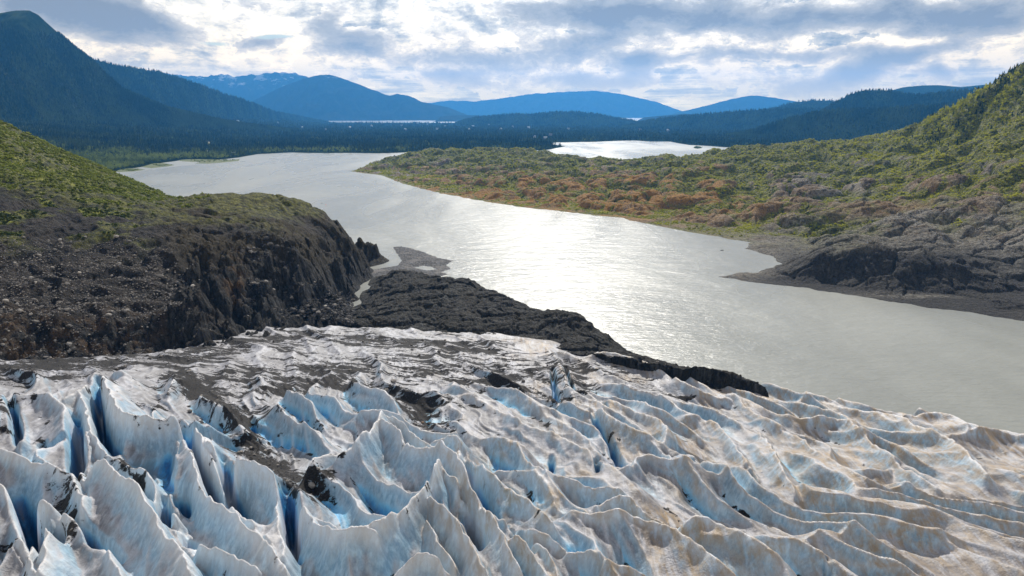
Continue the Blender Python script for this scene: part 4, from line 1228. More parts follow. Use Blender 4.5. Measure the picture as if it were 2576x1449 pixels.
# ------------------------------------------------------------------ forest on the valley floor
n0 = 60000
vx = rng.uniform(-150, 2700, n0); vy = 306 + (432 - 306) * rng.random(n0) ** 1.15
P = on_z(vx, vy, 2.0)
ok = (P[:, 1] < 11500) & (s_ground(P[:, 0], P[:, 1]) > 14)
P = P[ok]; vx = vx[ok]
dens = fbm(P[:, 0] / 260, P[:, 1] / 420, 4, 700)
keep = dens > -0.42 - 0.2 * rng.random(len(P))
P = P[keep]
for hp in SP:   # clearings
    rr = np.hypot(P[:, 0], P[:, 1]); rh = np.hypot(hp[0], hp[1])
    daz = np.abs(np.arctan2(P[:, 0], P[:, 1]) - np.arctan2(hp[0], hp[1])) * rh
    P = P[~((daz < 12) & (rr < rh + 20) & (rr > rh - 260))]
P[:, 2] = h_ground(P[:, 0], P[:, 1]) - 0.3
D = np.hypot(P[:, 0], P[:, 1])
H = rng.uniform(13, 26, len(P)) * (1 + 0.25 * sst(5000, 12000, D))
tint = np.clip(0.30 + 0.8 * fbm(P[:, 0] / 400, P[:, 1] / 260, 4, 710) + 0.3 * sst(3600, 2800, D) + rng.normal(0, 0.10, len(P)), 0, 1)
dec = (fbm(P[:, 0] / 140, P[:, 1] / 260, 4, 715) + rng.normal(0, 0.12, len(P)) + 0.30 * sst(3600, 2700, D) + 0.45 * sst(-500, -1000, P[:, 0]) * sst(3400, 2600, D)) > 0.33
near = D < 5200
H = np.where(dec, H * 0.72, H)
con = pick_largest(P, H, 150, (~dec) & near, 0.26)
dcs = pick_largest(P, H, 110, dec & near, 0.42)
plants('conifer_tree', P[con], H[con], tint[con], 'conifers along the far lake shore', 'dark pointed conifer in the forest edge along the far lake shore', 'tree', CON, M_conifer)
plants('leafy_tree', P[dcs], H[dcs], tint[dcs], 'leafy trees along the far lake shore', 'pale green rounded tree in the forest edge along the far lake shore', 'tree', TRE, M_shrub_dark)
r1 = near & ~dec & ~con; r2 = near & dec & ~dcs; r3 = ~near
scatter('valley_forest', CON, P[r1], np.stack([H[r1] * 1.1, H[r1] * 1.1, H[r1]], -1), M_conifer, tint[r1], seed=1)
scatter('valley_woods', TRE, P[r2], H[r2], M_shrub_dark, tint[r2], seed=2)
scatter('distant_forest', CON_S, P[r3], np.stack([H[r3] * 1.8, H[r3] * 1.8, H[r3]], -1), M_conifer, tint[r3] * 0.8, seed=3)

# ------------------------------------------------------------------ forest on the slopes
PP, HH, TT = [], [], []
for nm, cnt, zt in [('mountain', 44000, 640), ('mountain.001', 15000, 9e9), ('wooded_hill', 6000, 9e9), ('wooded_hill.001', 7000, 9e9), ('wooded_hill.002', 2500, 9e9), ('wooded_hill.003', 9000, 9e9), ('wooded_hill.005', 10000, 9e9)]:
    X, Y, Z = MTN[nm]
    ny, nx = X.shape
    u = rng.random(cnt * 3) * (nx - 1.01); v = rng.random(cnt * 3) * (ny - 1.01)
    i = u.astype(int); j = v.astype(int); fu = u - i; fv = v - j
    bl = lambda A: (A[j, i] * (1 - fu) + A[j, i + 1] * fu) * (1 - fv) + (A[j + 1, i] * (1 - fu) + A[j + 1, i + 1] * fu) * fv
    p = np.stack([bl(X), bl(Y), bl(Z)], -1)
    a_, b_, _ = proj(p[:, 0], p[:, 1], p[:, 2])
    k = (a_ > -120) & (a_ < VW + 120) & (p[:, 2] > 3) & (p[:, 2] < zt + 160 * fbm(p[:, 0] / 300, p[:, 1] / 300, 3, 720))
    p = p[k][:cnt]
    PP.append(p - (0, 0, 1)); HH.append(rng.uniform(14, 27, len(p)) * (1 + 0.3 * sst(5500, 9000, p[:, 1])))
    TT.append(np.clip(0.32 + 1.2 * fbm(p[:, 0] / 260, p[:, 1] / 260, 4, 722) + 0.25 * sst(260, 60, p[:, 2]) + rng.normal(0, 0.15, len(p)), 0, 1))  # tint noise also paints in sunlit patches, lighter on the low slopes
PP = np.concatenate(PP); HH = np.concatenate(HH); TT = np.concatenate(TT)
scatter('mountain_forest', CON_S, PP, np.stack([HH * 1.5, HH * 1.5, HH], -1), M_conifer, TT, seed=4)

# ------------------------------------------------------------------ shrubs and trees on the right shore
n0 = 125000
rad = np.exp(rng.uniform(math.log(800), math.log(2600), n0))
az = np.radians(rng.uniform(-13, 42, n0))
x, y = rad * np.sin(az), rad * np.cos(az)
g = g_right(x, y); s = sd_right(x, y)
c1 = fbm(x / 38, y / 30, 4, 730) * 1.6 + 0.2
ok = (s > 8) & (g * (0.75 + 0.5 * c1) > 0.45 + 0.3 * rng.random(n0)) & (y > 760)
x, y = x[ok], y[ok]; g = g[ok]
z = h_right(x, y)
sc2, sr2, _ = proj(x, y, z)
ok = (sc2 > -100) & (sc2 < VW + 150)
x, y, z, g, sc2, sr2 = x[ok], y[ok], z[ok], g[ok], sc2[ok], sr2[ok]
P = np.stack([x, y, z - 0.2], -1)
D = np.hypot(x, y)
S = (1.2 + 2.6 * rng.random(len(P)) ** 3) * (0.75 + 0.55 * sst(900, 1900, D)) * 1.25
hill = sst(0, 40, (2250 - sc2) * -0.22 + (345 - sr2) * 1.0 + 0)
darkz = sst(-0.05, 0.25, fbm(x / 90, y / 90, 4, 735) + 0.5 * sst(2200, 2500, sc2) * sst(320, 240, sr2) - 0.1)
tint = np.clip(0.60 + 0.8 * fbm(x / 50, y / 50, 4, 740) + 0.15 * sst(1900, 2200, sc2) - 0.35 * darkz + rng.normal(0, 0.1, len(P)), 0, 1)
big = pick_largest(P, S, 170, sr2 > 330, 0.55)
plants('shrub', P[big], S[big], tint[big], 'shrubs on the right shore', 'round green shrub growing on the rocky hills of the lake shore right of the water', 'shrub', SHR, M_shrub, False)
scatter('shrubbery', SHR, P[~big], S[~big], M_shrub, tint[~big], seed=5)
# conifers and birches on the steep hillside
n0 = 16000
rad = rng.uniform(900, 2000, n0); az = np.radians(rng.uniform(22, 44, n0))
x, y = rad * np.sin(az), rad * np.cos(az); z = h_right(x, y)
sc2, sr2, _ = proj(x, y, z)
edge = np.interp(sc2, [1900, 2250, 2330, 2400, 2576, 2800], [372, 352, 350, 325, 250, 120])
ok = (sr2 < edge + 10 + 25 * rng.normal(0, 1, n0)) & (sc2 > 1900) & (sc2 < VW + 160) & (z > 20)
x, y, z, sc2, sr2 = x[ok], y[ok], z[ok], sc2[ok], sr2[ok]
P = np.stack([x, y, z - 0.5], -1)
H = rng.uniform(6, 14, len(P)) * (0.45 + 0.55 * sst(2250, 2420, sc2))
ty = fbm(x / 60, y / 60, 3, 750) + rng.normal(0, 0.18, len(P)) + 0.35 * sst(2350, 2560, sc2) * sst(260, 170, sr2)
co = ty > 0.18
tint = np.clip(0.4 + 0.5 * fbm(x / 50, y / 50, 3, 755) + rng.normal(0, 0.12, len(P)), 0, 1)
ca = pick_largest(P, H, 110, co, 0.3); da = pick_largest(P, H, 130, ~co, 0.45)
plants('conifer_tree', P[ca], H[ca], tint[ca], 'conifers on the steep hillside', 'dark conifer on the steep wooded hillside at the right edge of the photo', 'tree', CON, M_conifer)
plants('leafy_tree', P[da], H[da], tint[da], 'leafy trees on the steep hillside', 'yellow-green leafy tree on the steep hillside at the right edge of the photo', 'tree', TRE, M_shrub)
q1 = co & ~ca; q2_ = ~co & ~da
scatter('hillside_forest', CON, P[q1], np.stack([H[q1] * 1.1, H[q1] * 1.1, H[q1]], -1), M_conifer, tint[q1], seed=6)
scatter('hillside_woods', TRE, P[q2_], H[q2_], M_shrub, tint[q2_], seed=7)

# ------------------------------------------------------------------ shrubs on the left slope
n0 = 60000
rad = np.exp(rng.uniform(math.log(380), math.log(1100), n0)); az = np.radians(rng.uniform(-44, -24, n0))
x, y = rad * np.sin(az), rad * np.cos(az); z = h_left(x, y)
sc2, sr2, _ = proj(x, y, z)
g = g_left(x, y)
ok = (z > 8) & (g * (0.8 + 0.8 * fbm(x / 14, y / 14, 4, 760)) > 0.35 + 0.3 * rng.random(n0)) & (sc2 > -120) & (sc2 < 700)
x, y, z, sc2, sr2 = x[ok], y[ok], z[ok], sc2[ok], sr2[ok]
P = np.stack([x, y, z - 0.15], -1)
S = (0.9 + 3.0 * rng.random(len(P)) ** 3) * (0.8 + 0.7 * sst(500, 900, y))
tint = np.clip(0.62 + 0.7 * fbm(x / 30, y / 30, 4, 765) - 0.65 * sst(10, 100, sr2 - (405 + 0.22 * sc2)) + rng.normal(0, 0.1, len(P)), 0, 1)
big = pick_largest(P, S, 120, None, 0.55)
plants('shrub', P[big], S[big], tint[big], 'shrubs on the left slope', 'low green shrub on the scree slope above the dark cliffs left of the lake', 'shrub', SHR, M_shrub_left, False)
scatter('slope_shrubbery', SHR, P[~big], S[~big], M_shrub_left, tint[~big], seed=8)

# ------------------------------------------------------------------ shrubs on the spits
for poly, grp in [([(470, 402), (600, 402), (560, 407), (500, 409)], 0), ([(375, 413), (440, 415), (400, 420)], 1), ([(290, 427), (360, 426), (330, 431)], 2), ([(1745, 372), (1765, 372), (1755, 373)], 3)]:
    Q = np.array([on_z(a, b2, 0)[:2] for a, b2 in poly])
    lo, hi = Q.min(0), Q.max(0)
    xy = rng.uniform(lo, hi, (160, 2))
    xy = xy[sd_poly(xy[:, 0], xy[:, 1], Q) > 2]
    P = np.concatenate([xy, np.full((len(xy), 1), 0.8)], 1)
    hh = rng.uniform(1.5, 4.5, len(P)) * (3 if grp == 3 else 1)
    scatter('reeds_and_bushes', SHR, P, hh, M_shrub_dark, np.full(len(P), 0.7), seed=20 + grp)

# ================================================================== BOULDERS
# on the glacier
n0 = 60000
rad = np.exp(rng.uniform(math.log(120), math.log(430), n0)); az = np.radians(rng.uniform(-40, 22, n0))
x, y = rad * np.sin(az), rad * np.cos(az); z = h_glacier(x, y); dd = d_glacier(x, y)
dz = h_glacier(x + 0.6, y) - z; dz2 = h_glacier(x, y + 0.6) - z
ok = (z > 3) & (dd > 0.38 + 0.3 * rng.random(n0)) & (np.hypot(dz, dz2) < 0.75)
x, y, z, dd = x[ok], y[ok], z[ok], dd[ok]
S = 0.28 + 0.5 * rng.random(len(x)) ** 2 + 2.2 * rng.random(len(x)) ** 60
P = np.stack([x, y, z + S * 0.12], -1)
tint = np.clip(rng.normal(0.45, 0.25, len(P)), 0, 1)
big = pick_largest(P, S, 130, None, 0.75)
b1 = P[big]; s1 = S[big]


def boulders(P, S, T, group, label, mat=M_boulder, name='boulder'):
    for i in range(len(P)):
        k = int(rng.integers(len(ROC))); tq = round(float(T[i]) * 3) / 3
        me = temp_mesh((name, k, tq, mat.name), ROC[k][0], ROC[k][1], mat, tq)
        o = put(name, me); o.location = P[i]; s = float(S[i])
        o.rotation_euler = (rng.normal(0, 0.25), rng.normal(0, 0.25), float(rng.random() * 6.28))
        o.scale = (s * (0.9 + 0.4 * rng.random()), s, s * (0.8 + 0.3 * rng.random()))
        tag(o, label, 'boulder', group)


boulders(b1, s1, tint[big], 'boulders on the glacier', 'grey angular boulder lying in the dark debris on the glacier ice')
scatter('glacier_rubble', ROC_S, P[~big], S[~big], M_grit, tint[~big], seed=9, tilt=0.2)
SPECIAL = [((1414, 853 + 0), 2.6, M_boulder_tan, 'tan block on the glacier rim below the charcoal rock outcrop'),
           ((990, 963), 3.2, M_boulder, 'largest pale boulder in the dark debris band at the middle of the glacier'),
           ((972, 985), 2.6, M_boulder, 'pale faceted boulder on the near edge of the mid-glacier debris band'),
           ((478, 1036), 2.3, M_boulder, 'grey boulder perched on the rim of the crevassed ice wall'),
           ((475, 938), 2.4, M_boulder, 'dark boulder at the top of the dirty ice ramp near the cliff'),
           ((1062, 1065), 1.6, M_boulder_tan, 'tan pebble-stained boulder beside the blue meltwater hollow')]
for (a, b2), s, mt, lab in SPECIAL:
    zz = 35.0
    for _ in range(12):
        q = on_z(a, b2, zz); zz = 0.5 * zz + 0.5 * float(h_glacier(np.array([q[0]]), np.array([q[1]]))[0])
    q = on_z(a, b2, zz)
    k = int(rng.integers(len(ROC)))
    o = put('boulder', temp_mesh(('boulder', k, 0.7, mt.name), ROC[k][0], ROC[k][1], mt, 0.7))
    o.location = (q[0], q[1], zz + 0.25 * s); o.scale = (s * 1.2, s, s); o.rotation_euler = (0.15, 0.1, rng.random() * 6)
    tag(o, lab, 'boulder')
# on the left scree
n0 = 40000
rad = np.exp(rng.uniform(math.log(300), math.log(640), n0)); az = np.radians(rng.uniform(-40, -11, n0))
x, y = rad * np.sin(az), rad * np.cos(az); z = h_left(x, y)
sc2, sr2, _ = proj(x, y, z)
w = s_left(x, y)
dz = h_left(x + 1, y) - z; dz2 = h_left(x, y + 1) - z
ok = (z > 4) & (w > 0.25 + 0.7 * rng.random(n0)) & (np.hypot(dz, dz2) < 1.0) & (sr2 > 520)
x, y, z = x[ok], y[ok], z[ok]
S = 0.6 + 1.0 * rng.random(len(x)) ** 2 + 3.0 * rng.random(len(x)) ** 50
P = np.stack([x, y, z + S * 0.1], -1)
tint = np.clip(rng.normal(0.45, 0.28, len(P)), 0, 1)
big = pick_largest(P, S, 105, None, 0.75)
boulders(P[big], S[big], tint[big], 'boulders on the scree slope', 'pale stone block lying on the dark scree slope left of the lake')
scatter('scree_stones', ROC_S, P[~big], S[~big], M_boulder, tint[~big], seed=10, tilt=0.2)
# rubble at the foot of the cliffs and on the outcrop
n0 = 6000
vx = rng.uniform(620, 890, n0); vy = 760 + 80 * rng.random(n0)
P = on_z(vx, vy, 15)
zz = np.maximum(h_left(P[:, 0], P[:, 1]), h_glacier(P[:, 0], P[:, 1]))
P[:, 2] = zz
dz = h_left(P[:, 0] + 1, P[:, 1]) - h_left(P[:, 0], P[:, 1])
ok = (zz > 1) & (np.abs(dz) < 0.9)
P = P[ok]; S = 0.6 + 1.2 * rng.random(len(P)) ** 2 + 3.5 * rng.random(len(P)) ** 25
tint = np.clip(rng.normal(0.3, 0.25, len(P)), 0, 1)
big = pick_largest(P, S, 45, None, 0.7)
boulders(P[big], S[big], tint[big], 'boulders at the cliff foot', 'dark angular block in the rubble between the cliff foot and the glacier')
scatter('cliff_foot_rubble', ROC_S, P[~big], S[~big], M_grit, tint[~big], seed=11, tilt=0.3)
n0 = 2500
vx = rng.uniform(900, 1560, n0); vy = rng.uniform(690, 880, n0)
P = on_z(vx, vy, 20); P[:, 2] = h_out(P[:, 0], P[:, 1])
ok = (P[:, 2] > 2) & (sd_poly(P[:, 0], P[:, 1], out_poly) > 4)
P = P[ok]; S = 0.3 + 0.6 * rng.random(len(P)) ** 3
scatter('outcrop_stones', ROC_S, P, S, M_boulder, np.clip(rng.normal(0.5, 0.3, len(P)), 0, 1), seed=12, tilt=0.2)
q = on_z(1817, 630, 0)
o = put('boulder', temp_mesh(('boulder', 2, 0.0, 'grit_stone'), ROC[2][0], ROC[2][1], M_grit, 0.0)); o.location = (q[0], q[1], 0.2); o.scale = (5, 2.4, 1.6)
tag(o, 'lone dark rock rising from the lake off the right shore', 'boulder')

# ================================================================== BUILDINGS, VEHICLES, HELICOPTER
import bmesh


class MB:
    def __init__(self): self.bm = bmesh.new()

    def box(self, c, s, rz=0.0, bev=0.0):
        from mathutils import Matrix
        r = bmesh.ops.create_cube(self.bm, size=1.0, matrix=Matrix.Translation(c) @ Matrix.Rotation(rz, 4, 'Z') @ Matrix.Diagonal((s[0], s[1], s[2], 1)))
        if bev:
            ed = list({e for v in r['verts'] for e in v.link_edges})
            bmesh.ops.bevel(self.bm, geom=ed, offset=bev, segments=2, affect='EDGES')
        return self

    def prism(self, pts, h, y0=0, y1=1):
        """profile in x-z extruded along y"""
        a = [self.bm.verts.new((x, y0, z)) for x, z in pts]; b2 = [self.bm.verts.new((x, y1, z)) for x, z in pts]
        n = len(pts)
        self.bm.faces.new(a); self.bm.faces.new(b2[::-1])
        for i in range(n):
            self.bm.faces.new((a[i], b2[i], b2[(i + 1) % n], a[(i + 1) % n]))
        return self

    def tube(self, p0, p1, r0, r1, seg=10):
        from mathutils import Vector
        p0, p1 = Vector(p0), Vector(p1); d = (p1 - p0).normalized()
        a = d.orthogonal().normalized(); b2 = d.cross(a)
        A = [self.bm.verts.new(p0 + (a * cos(2 * pi * i / seg) + b2 * sin(2 * pi * i / seg)) * r0) for i in range(seg)]
        B = [self.bm.verts.new(p1 + (a * cos(2 * pi * i / seg) + b2 * sin(2 * pi * i / seg)) * r1) for i in range(seg)]
        for i in range(seg):
            self.bm.faces.new((A[i], A[(i + 1) % seg], B[(i + 1) % seg], B[i]))
        self.bm.faces.new(A[::-1]); self.bm.faces.new(B)
        return self

    def lathe(self, rings, seg=14, sx=1.0):
        """rings: (x, radius_y, radius_z, zc) along x"""
        prev = None
        for x, ry, rz, zc in rings:
            R = [self.bm.verts.new((x, ry * cos(2 * pi * i / seg), zc + rz * sin(2 * pi * i / seg))) for i in range(seg)]
            if prev:
                for i in range(seg):
                    self.bm.faces.new((prev[i], prev[(i + 1) % seg], R[(i + 1) % seg], R[i]))
            else:
                self.bm.faces.new(R[::-1])
            prev = R
        self.bm.faces.new(prev)
        return self

    def build(self, name, mat, parent=None, smooth=False):
        me = bpy.data.meshes.new(name)
        bmesh.ops.recalc_face_normals(self.bm, faces=self.bm.faces)
        self.bm.to_mesh(me); self.bm.free()
        if smooth:
            me.polygons.foreach_set('use_smooth', np.ones(len(me.polygons), bool))
        me.materials.append(mat)
        return put(name, me, None, parent)


M_white = simple('white_paint', (0.78, 0.78, 0.76), 0.4, 0, 0.04)
M_conc = simple('pale_concrete', (0.36, 0.36, 0.37), 0.8, 0, 0.1)
M_roof = simple('grey_roof', (0.22, 0.23, 0.25), 0.6, 0.2, 0.1)
M_metal_roof = simple('bright_metal_roof', (0.6, 0.6, 0.6), 0.35, 0.4, 0.05)
M_dark = simple('dark_glass', (0.03, 0.035, 0.04), 0.1, 0, 0.05)
M_rubber = simple('black_rubber', (0.02, 0.02, 0.02), 0.8)
M_red = simple('red_plastic', (0.5, 0.03, 0.03), 0.4)
M_skid = simple('grey_metal', (0.2, 0.2, 0.21), 0.4, 0.6)

# visitor building above the far shore
p = on_y(532, 387, 2820)
vb = put('lakeside_building', None); vb.location = (p[0], p[1], p[2]); vb.rotation_euler = (0, 0, 0.12)
tag(vb, 'long low grey building with flat tiered roofs above the far lake shore', 'building')
MB().box((0, 0, -3), (54, 16, 16)).build('plinth', M_conc, vb)
MB().box((0, 0, 7.2), (48, 13, 4.4)).build('wall', M_conc, vb)
win = MB()
for k in range(9):
    win.box((-20 + 5 * k, -6.55, 7.4), (3.8, 0.12, 2.4))
win.build('window_band', M_dark, vb)
MB().box((1, 0, 9.9), (53, 17, 0.9)).build('roof', M_metal_roof, vb)
MB().box((-8, 1, 11.6), (20, 9, 2.4)).build('upper_storey', M_roof, vb)
MB().box((-8, 1, 13.1), (23, 11, 0.5)).build('upper_roof', M_metal_roof, vb)
MB().box((2, -9.5, 4.6), (50, 3.5, 0.5)).build('terrace', M_conc, vb)
# car park shelf and shoreline path
flat_patch('car_park', [(560, 384), (600, 382), (612, 386), (570, 389)], M_gravel, 3.5, 0.05, slope=0.3, seed=380)


def vehicle(loc, rz, L, Wd, Hh, mat, name, label, cat, group):
    r = put(name, None); r.location = loc; r.rotation_euler = (0, 0, rz)
    bus = L > 7
    if bus:
        MB().box((0, 0, 0.55 + (Hh - 0.55) / 2), (L, Wd, Hh - 0.55), 0, 0.22).build('body', mat, r)
        MB().box((0.1, 0, Hh * 0.66), (L * 0.94, Wd + 0.04, Hh * 0.28)).build('window_band', M_dark, r)
    else:
        MB().prism([(-L / 2, 0.4), (L / 2, 0.4), (L / 2, 0.85), (L * 0.27, 0.98), (L * 0.12, Hh), (-L * 0.3, Hh), (-L * 0.47, 0.98), (-L / 2, 0.9)], 1, -Wd / 2, Wd / 2).build('body', mat, r)
        MB().prism([(L * 0.23, 1.0), (L * 0.115, Hh - 0.1), (-L * 0.28, Hh - 0.1), (-L * 0.42, 1.0)], 1, -Wd / 2 - 0.02, Wd / 2 + 0.02).build('window_band', M_dark, r)
    for sx in (-0.32, 0.32):
        for sy in (-1, 1):
            MB().tube((L * sx, sy * Wd / 2 - 0.12, 0.42), (L * sx, sy * Wd / 2 + 0.12, 0.42), 0.42, 0.42, 12).build('wheel', M_rubber, r)
    tag(r, label, cat, group)


cars = [(566, 382, 11, 'bus'), (574, 383, 5, 'car'), (580, 381.5, 11, 'bus'), (586, 383, 11, 'bus'), (591, 382.5, 5, 'car'), (597, 383, 5, 'car'), (603, 383.5, 5, 'car')]
for vx_, vy_, L_, kind_ in cars:
    p = on_z(vx_, vy_, 6.0)
    zz = max(float(h_ground(np.array([p[0]]), np.array([p[1]]))[0]), 3.5) + 0.1
    p = on_z(vx_, vy_ + 2, zz)
    if kind_ == 'bus':
        vehicle((p[0], p[1], zz), 0.2, 11, 2.6, 3.3, M_white, 'tour_bus', 'white bus parked by the water below the long grey building', 'bus', 'buses parked by the far shore')
    else:
        vehicle((p[0], p[1], zz), 0.2, 5, 1.9, 1.7, M_white, 'parked_car', 'pale car parked by the water below the long grey building', 'car', 'cars parked by the far shore')


def house(loc, rz, s, wallm, roofm):
    r = put('house', None); r.location = loc; r.rotation_euler = (0, 0, rz); r.scale = (s, s, s)
    MB().prism([(-4.5, -2), (4.5, -2), (4.5, 4.6), (0, 8.2), (-4.5, 4.6)], 1, -7, 7).build('wall', wallm, r)
    m_ = MB()
    m_.prism([(0, 8.3), (5.2, 4.15), (5.2, 4.5), (0, 8.75), (-5.2, 4.5), (-5.2, 4.15)], 1, -7.6, 7.6)
    m_.build('roof', roofm, r)
    w_ = MB()
    for k in range(3):
        for sx in (-1, 1):
            w_.box((sx * 4.53, -4.5 + 4.5 * k, 2.2), (0.1, 1.6, 1.5))
    for yy in (-7.03, 7.03):
        w_.box((-2, yy, 2.2), (1.6, 0.1, 1.5)); w_.box((2, yy, 2.2), (1.6, 0.1, 1.5))
    w_.build('window_panes', M_dark, r)
    tag(r, 'small pale building half hidden in the dark forest of the valley floor', 'building', 'scattered buildings in the valley forest')


for i, hp in enumerate(SP):
    d = hp[1]
    gz = float(h_ground(np.array([hp[0]]), np.array([hp[1]]))[0])
    house((hp[0], hp[1], gz + 3), random.uniform(0, 3.1), 1.0 + d / 9000.0, M_conc if i % 4 else M_white, M_roof if i % 3 else M_metal_roof)

# helicopter over the lake
p = on_y(525.5, 359, 900)
he = put('helicopter', None); he.location = (p[0], p[1], p[2]); he.rotation_euler = (0, 0, radians(118))
tag(he, 'white helicopter with a long thin rotor flying low over the forest beyond the lake', 'helicopter')
MB().lathe([(-2.0, 0.35, 0.4, 0.25), (-1.3, 0.95, 1.0, 0.05), (0, 1.15, 1.15, 0), (1.3, 1.1, 1.05, -0.05), (2.2, 0.8, 0.75, -0.25), (2.8, 0.3, 0.3, -0.45)]).build('fuselage', M_white, he, True)
MB().lathe([(1.0, 1.17, 0.75, 0.3), (2.1, 0.9, 0.62, 0.12), (2.62, 0.42, 0.35, -0.12)]).build('windscreen', M_dark, he, True)
MB().tube((-1.7, 0, 0.35), (-7.2, 0, 0.75), 0.38, 0.14).build('tail_boom', M_skid, he, True)
MB().box((-7.1, 0, 1.25), (0.7, 0.08, 1.5)).box((-6.4, 0, 0.7), (0.5, 2.2, 0.06)).build('tail_fin', M_white, he)
MB().box((-7.15, 0.2, 0.8), (0.12, 0.04, 1.9)).build('tail_rotor', M_skid, he)
MB().tube((-0.3, 0, 1.0), (-0.3, 0, 1.95), 0.22, 0.14).build('mast', M_skid, he)
for k in range(3):
    a = 2 * pi * k / 3 + 0.35
    MB().box((-0.3 + 2.75 * cos(a), 2.75 * sin(a), 2.0), (5.3, 0.34, 0.07), a).build('rotor_blade', M_skid, he)
for s_ in (-1, 1):
    MB().tube((-1.6, s_ * 1.1, -1.75), (2.0, s_ * 1.1, -1.75), 0.07, 0.07, 6).tube((-0.9, s_ * 0.7, -0.8), (-0.9, s_ * 1.1, -1.75), 0.05, 0.05, 6).tube((1.1, s_ * 0.7, -0.8), (1.1, s_ * 1.1, -1.75), 0.05, 0.05, 6).build('skid', M_skid, he)

# kayaks out on the lake
for (a, b2), mt, lab in [((820, 515.5), M_red, 'tiny red boat on the grey lake beyond the dark headland'), ((810, 511.5), M_rubber, 'tiny dark boat beside the red one on the lake'), ((809, 448.5), M_rubber, 'lone tiny dark boat far out on the pale lake')]:
    p = on_z(a, b2, 0)
    kb = put('small_boat', None); kb.location = (p[0], p[1], 0.1); kb.rotation_euler = (0, 0, 1.3)
    MB().lathe([(-2.6, 0.03, 0.05, 0.25), (-1.6, 0.36, 0.22, 0.15), (0, 0.48, 0.26, 0.12), (1.6, 0.36, 0.22, 0.15), (2.6, 0.03, 0.05, 0.25)], 10).build('hull', mt, kb, True)
    MB().tube((0, 0, 0.3), (0, 0, 0.95), 0.3, 0.2, 10).lathe([(-0.13, 0.02, 0.02, 1.1), (-0.08, 0.12, 0.13, 1.1), (0.08, 0.12, 0.13, 1.1), (0.13, 0.02, 0.02, 1.1)], 8).build('paddler', mt, kb, True)
    tag(kb, lab, 'boat')

# ================================================================== HAZE
def haze(density, col):
    me = bpy.data.meshes.new('haze')
    bm = bmesh.new()
    from mathutils import Matrix
    bmesh.ops.create_cube(bm, size=1.0, matrix=Matrix.Translation((0, 12300, 796)) @ Matrix.Diagonal((62000, 28600, 1604, 1)))
    bm.to_mesh(me); bm.free()
    m = bpy.data.materials.new('air_haze'); m.use_nodes = True
    nt = m.node_tree; nt.nodes.clear()
    out = nt.nodes.new('ShaderNodeOutputMaterial'); v = nt.nodes.new('ShaderNodeVolumePrincipled')
    v.inputs['Density'].default_value = density; v.inputs['Color'].default_value = (*col, 1); v.inputs['Anisotropy'].default_value = 0.4
    nt.links.new(v.outputs[0], out.inputs['Volume'])
    m.cycles.homogeneous_volume = True if hasattr(m.cycles, 'homogeneous_volume') else None
    o = put('haze', me, m); tag(o, kind='stuff')


haze(3.7e-5, (0.09, 0.43, 1.0))

# ================================================================== LIGHT AND SKY
SUN_EL, SUN_AZ = radians(37), radians(4.0)
sd_ = bpy.data.lights.new('sun', 'SUN'); sd_.energy = 4.4; sd_.angle = radians(0.6); sd_.color = (1.0, 0.95, 0.86)
so = bpy.data.objects.new('sun', sd_); COL.objects.link(so)
so.location = (0, 0, 1500)
so.rotation_euler = (pi / 2 - SUN_EL, 0, pi - SUN_AZ)

w = bpy.data.worlds.new('World'); scene.world = w; w.use_nodes = True
t = NT(w.node_tree)
bg = w.node_tree.nodes['Background']
sky = t.new('ShaderNodeTexSky', sky_type='NISHITA', sun_disc=False)
sky.sun_elevation = SUN_EL; sky.sun_rotation = SUN_AZ
sky_c = t.vm('SCALE', sky.outputs[0]); sky_c.node.inputs['Scale'].default_value = 0.085
tc = t.new('ShaderNodeTexCoord')
d = tc.outputs['Generated']
sp = t.new('ShaderNodeSeparateXYZ'); t.set(sp.inputs[0], d)
dx, dy, dz = sp.outputs
azn = t.m('ARCTAN2', dx, dy)
el = t.m('ARCSINE', dz)


def vec(a, b2, c=0.0):
    n = t.new('ShaderNodeCombineXYZ')
    t.set(n.inputs[0], a); t.set(n.inputs[1], b2); t.set(n.inputs[2], c)
    return n.outputs[0]


wob = t.noise(vec(t.m('MULTIPLY', azn, 6.0), t.m('MULTIPLY', el, 11.0), 3.0), 1.0, 3, 0.5, 0, '3D', 1)
wobv = t.vm('SUBTRACT', wob, (0.5, 0.5, 0.5))
wsep = t.new('ShaderNodeSeparateXYZ'); t.set(wsep.inputs[0], wobv)


def puff(sx, sy, seed, detail=4.0):
    """cauliflower billows"""
    n = t.new('ShaderNodeTexVoronoi', feature='F1', voronoi_dimensions='2D', normalize=True)
    fine = t.vm('SUBTRACT', t.noise(vec(t.m('MULTIPLY', azn, sx * 2.5), t.m('MULTIPLY', el, sy * 2.5), seed), 1.0, 6, 0.62, 0, '3D', 1), (0.5, 0.5, 0.5))
    t.set(n.inputs['Vector'], t.vm('ADD', t.vm('ADD', vec(t.m('ADD', t.m('MULTIPLY', azn, sx), seed), t.m('MULTIPLY', el, sy), 0.0), wobv), t.vm('MULTIPLY', fine, (0.7, 0.7, 0.0))))
    n.inputs['Scale'].default_value = 1.0; n.inputs['Detail'].default_value = detail; n.inputs['Roughness'].default_value = 0.6
    n.inputs['Lacunarity'].default_value = 2.3
    return t.m('SUBTRACT', 1.0, n.outputs['Distance'])


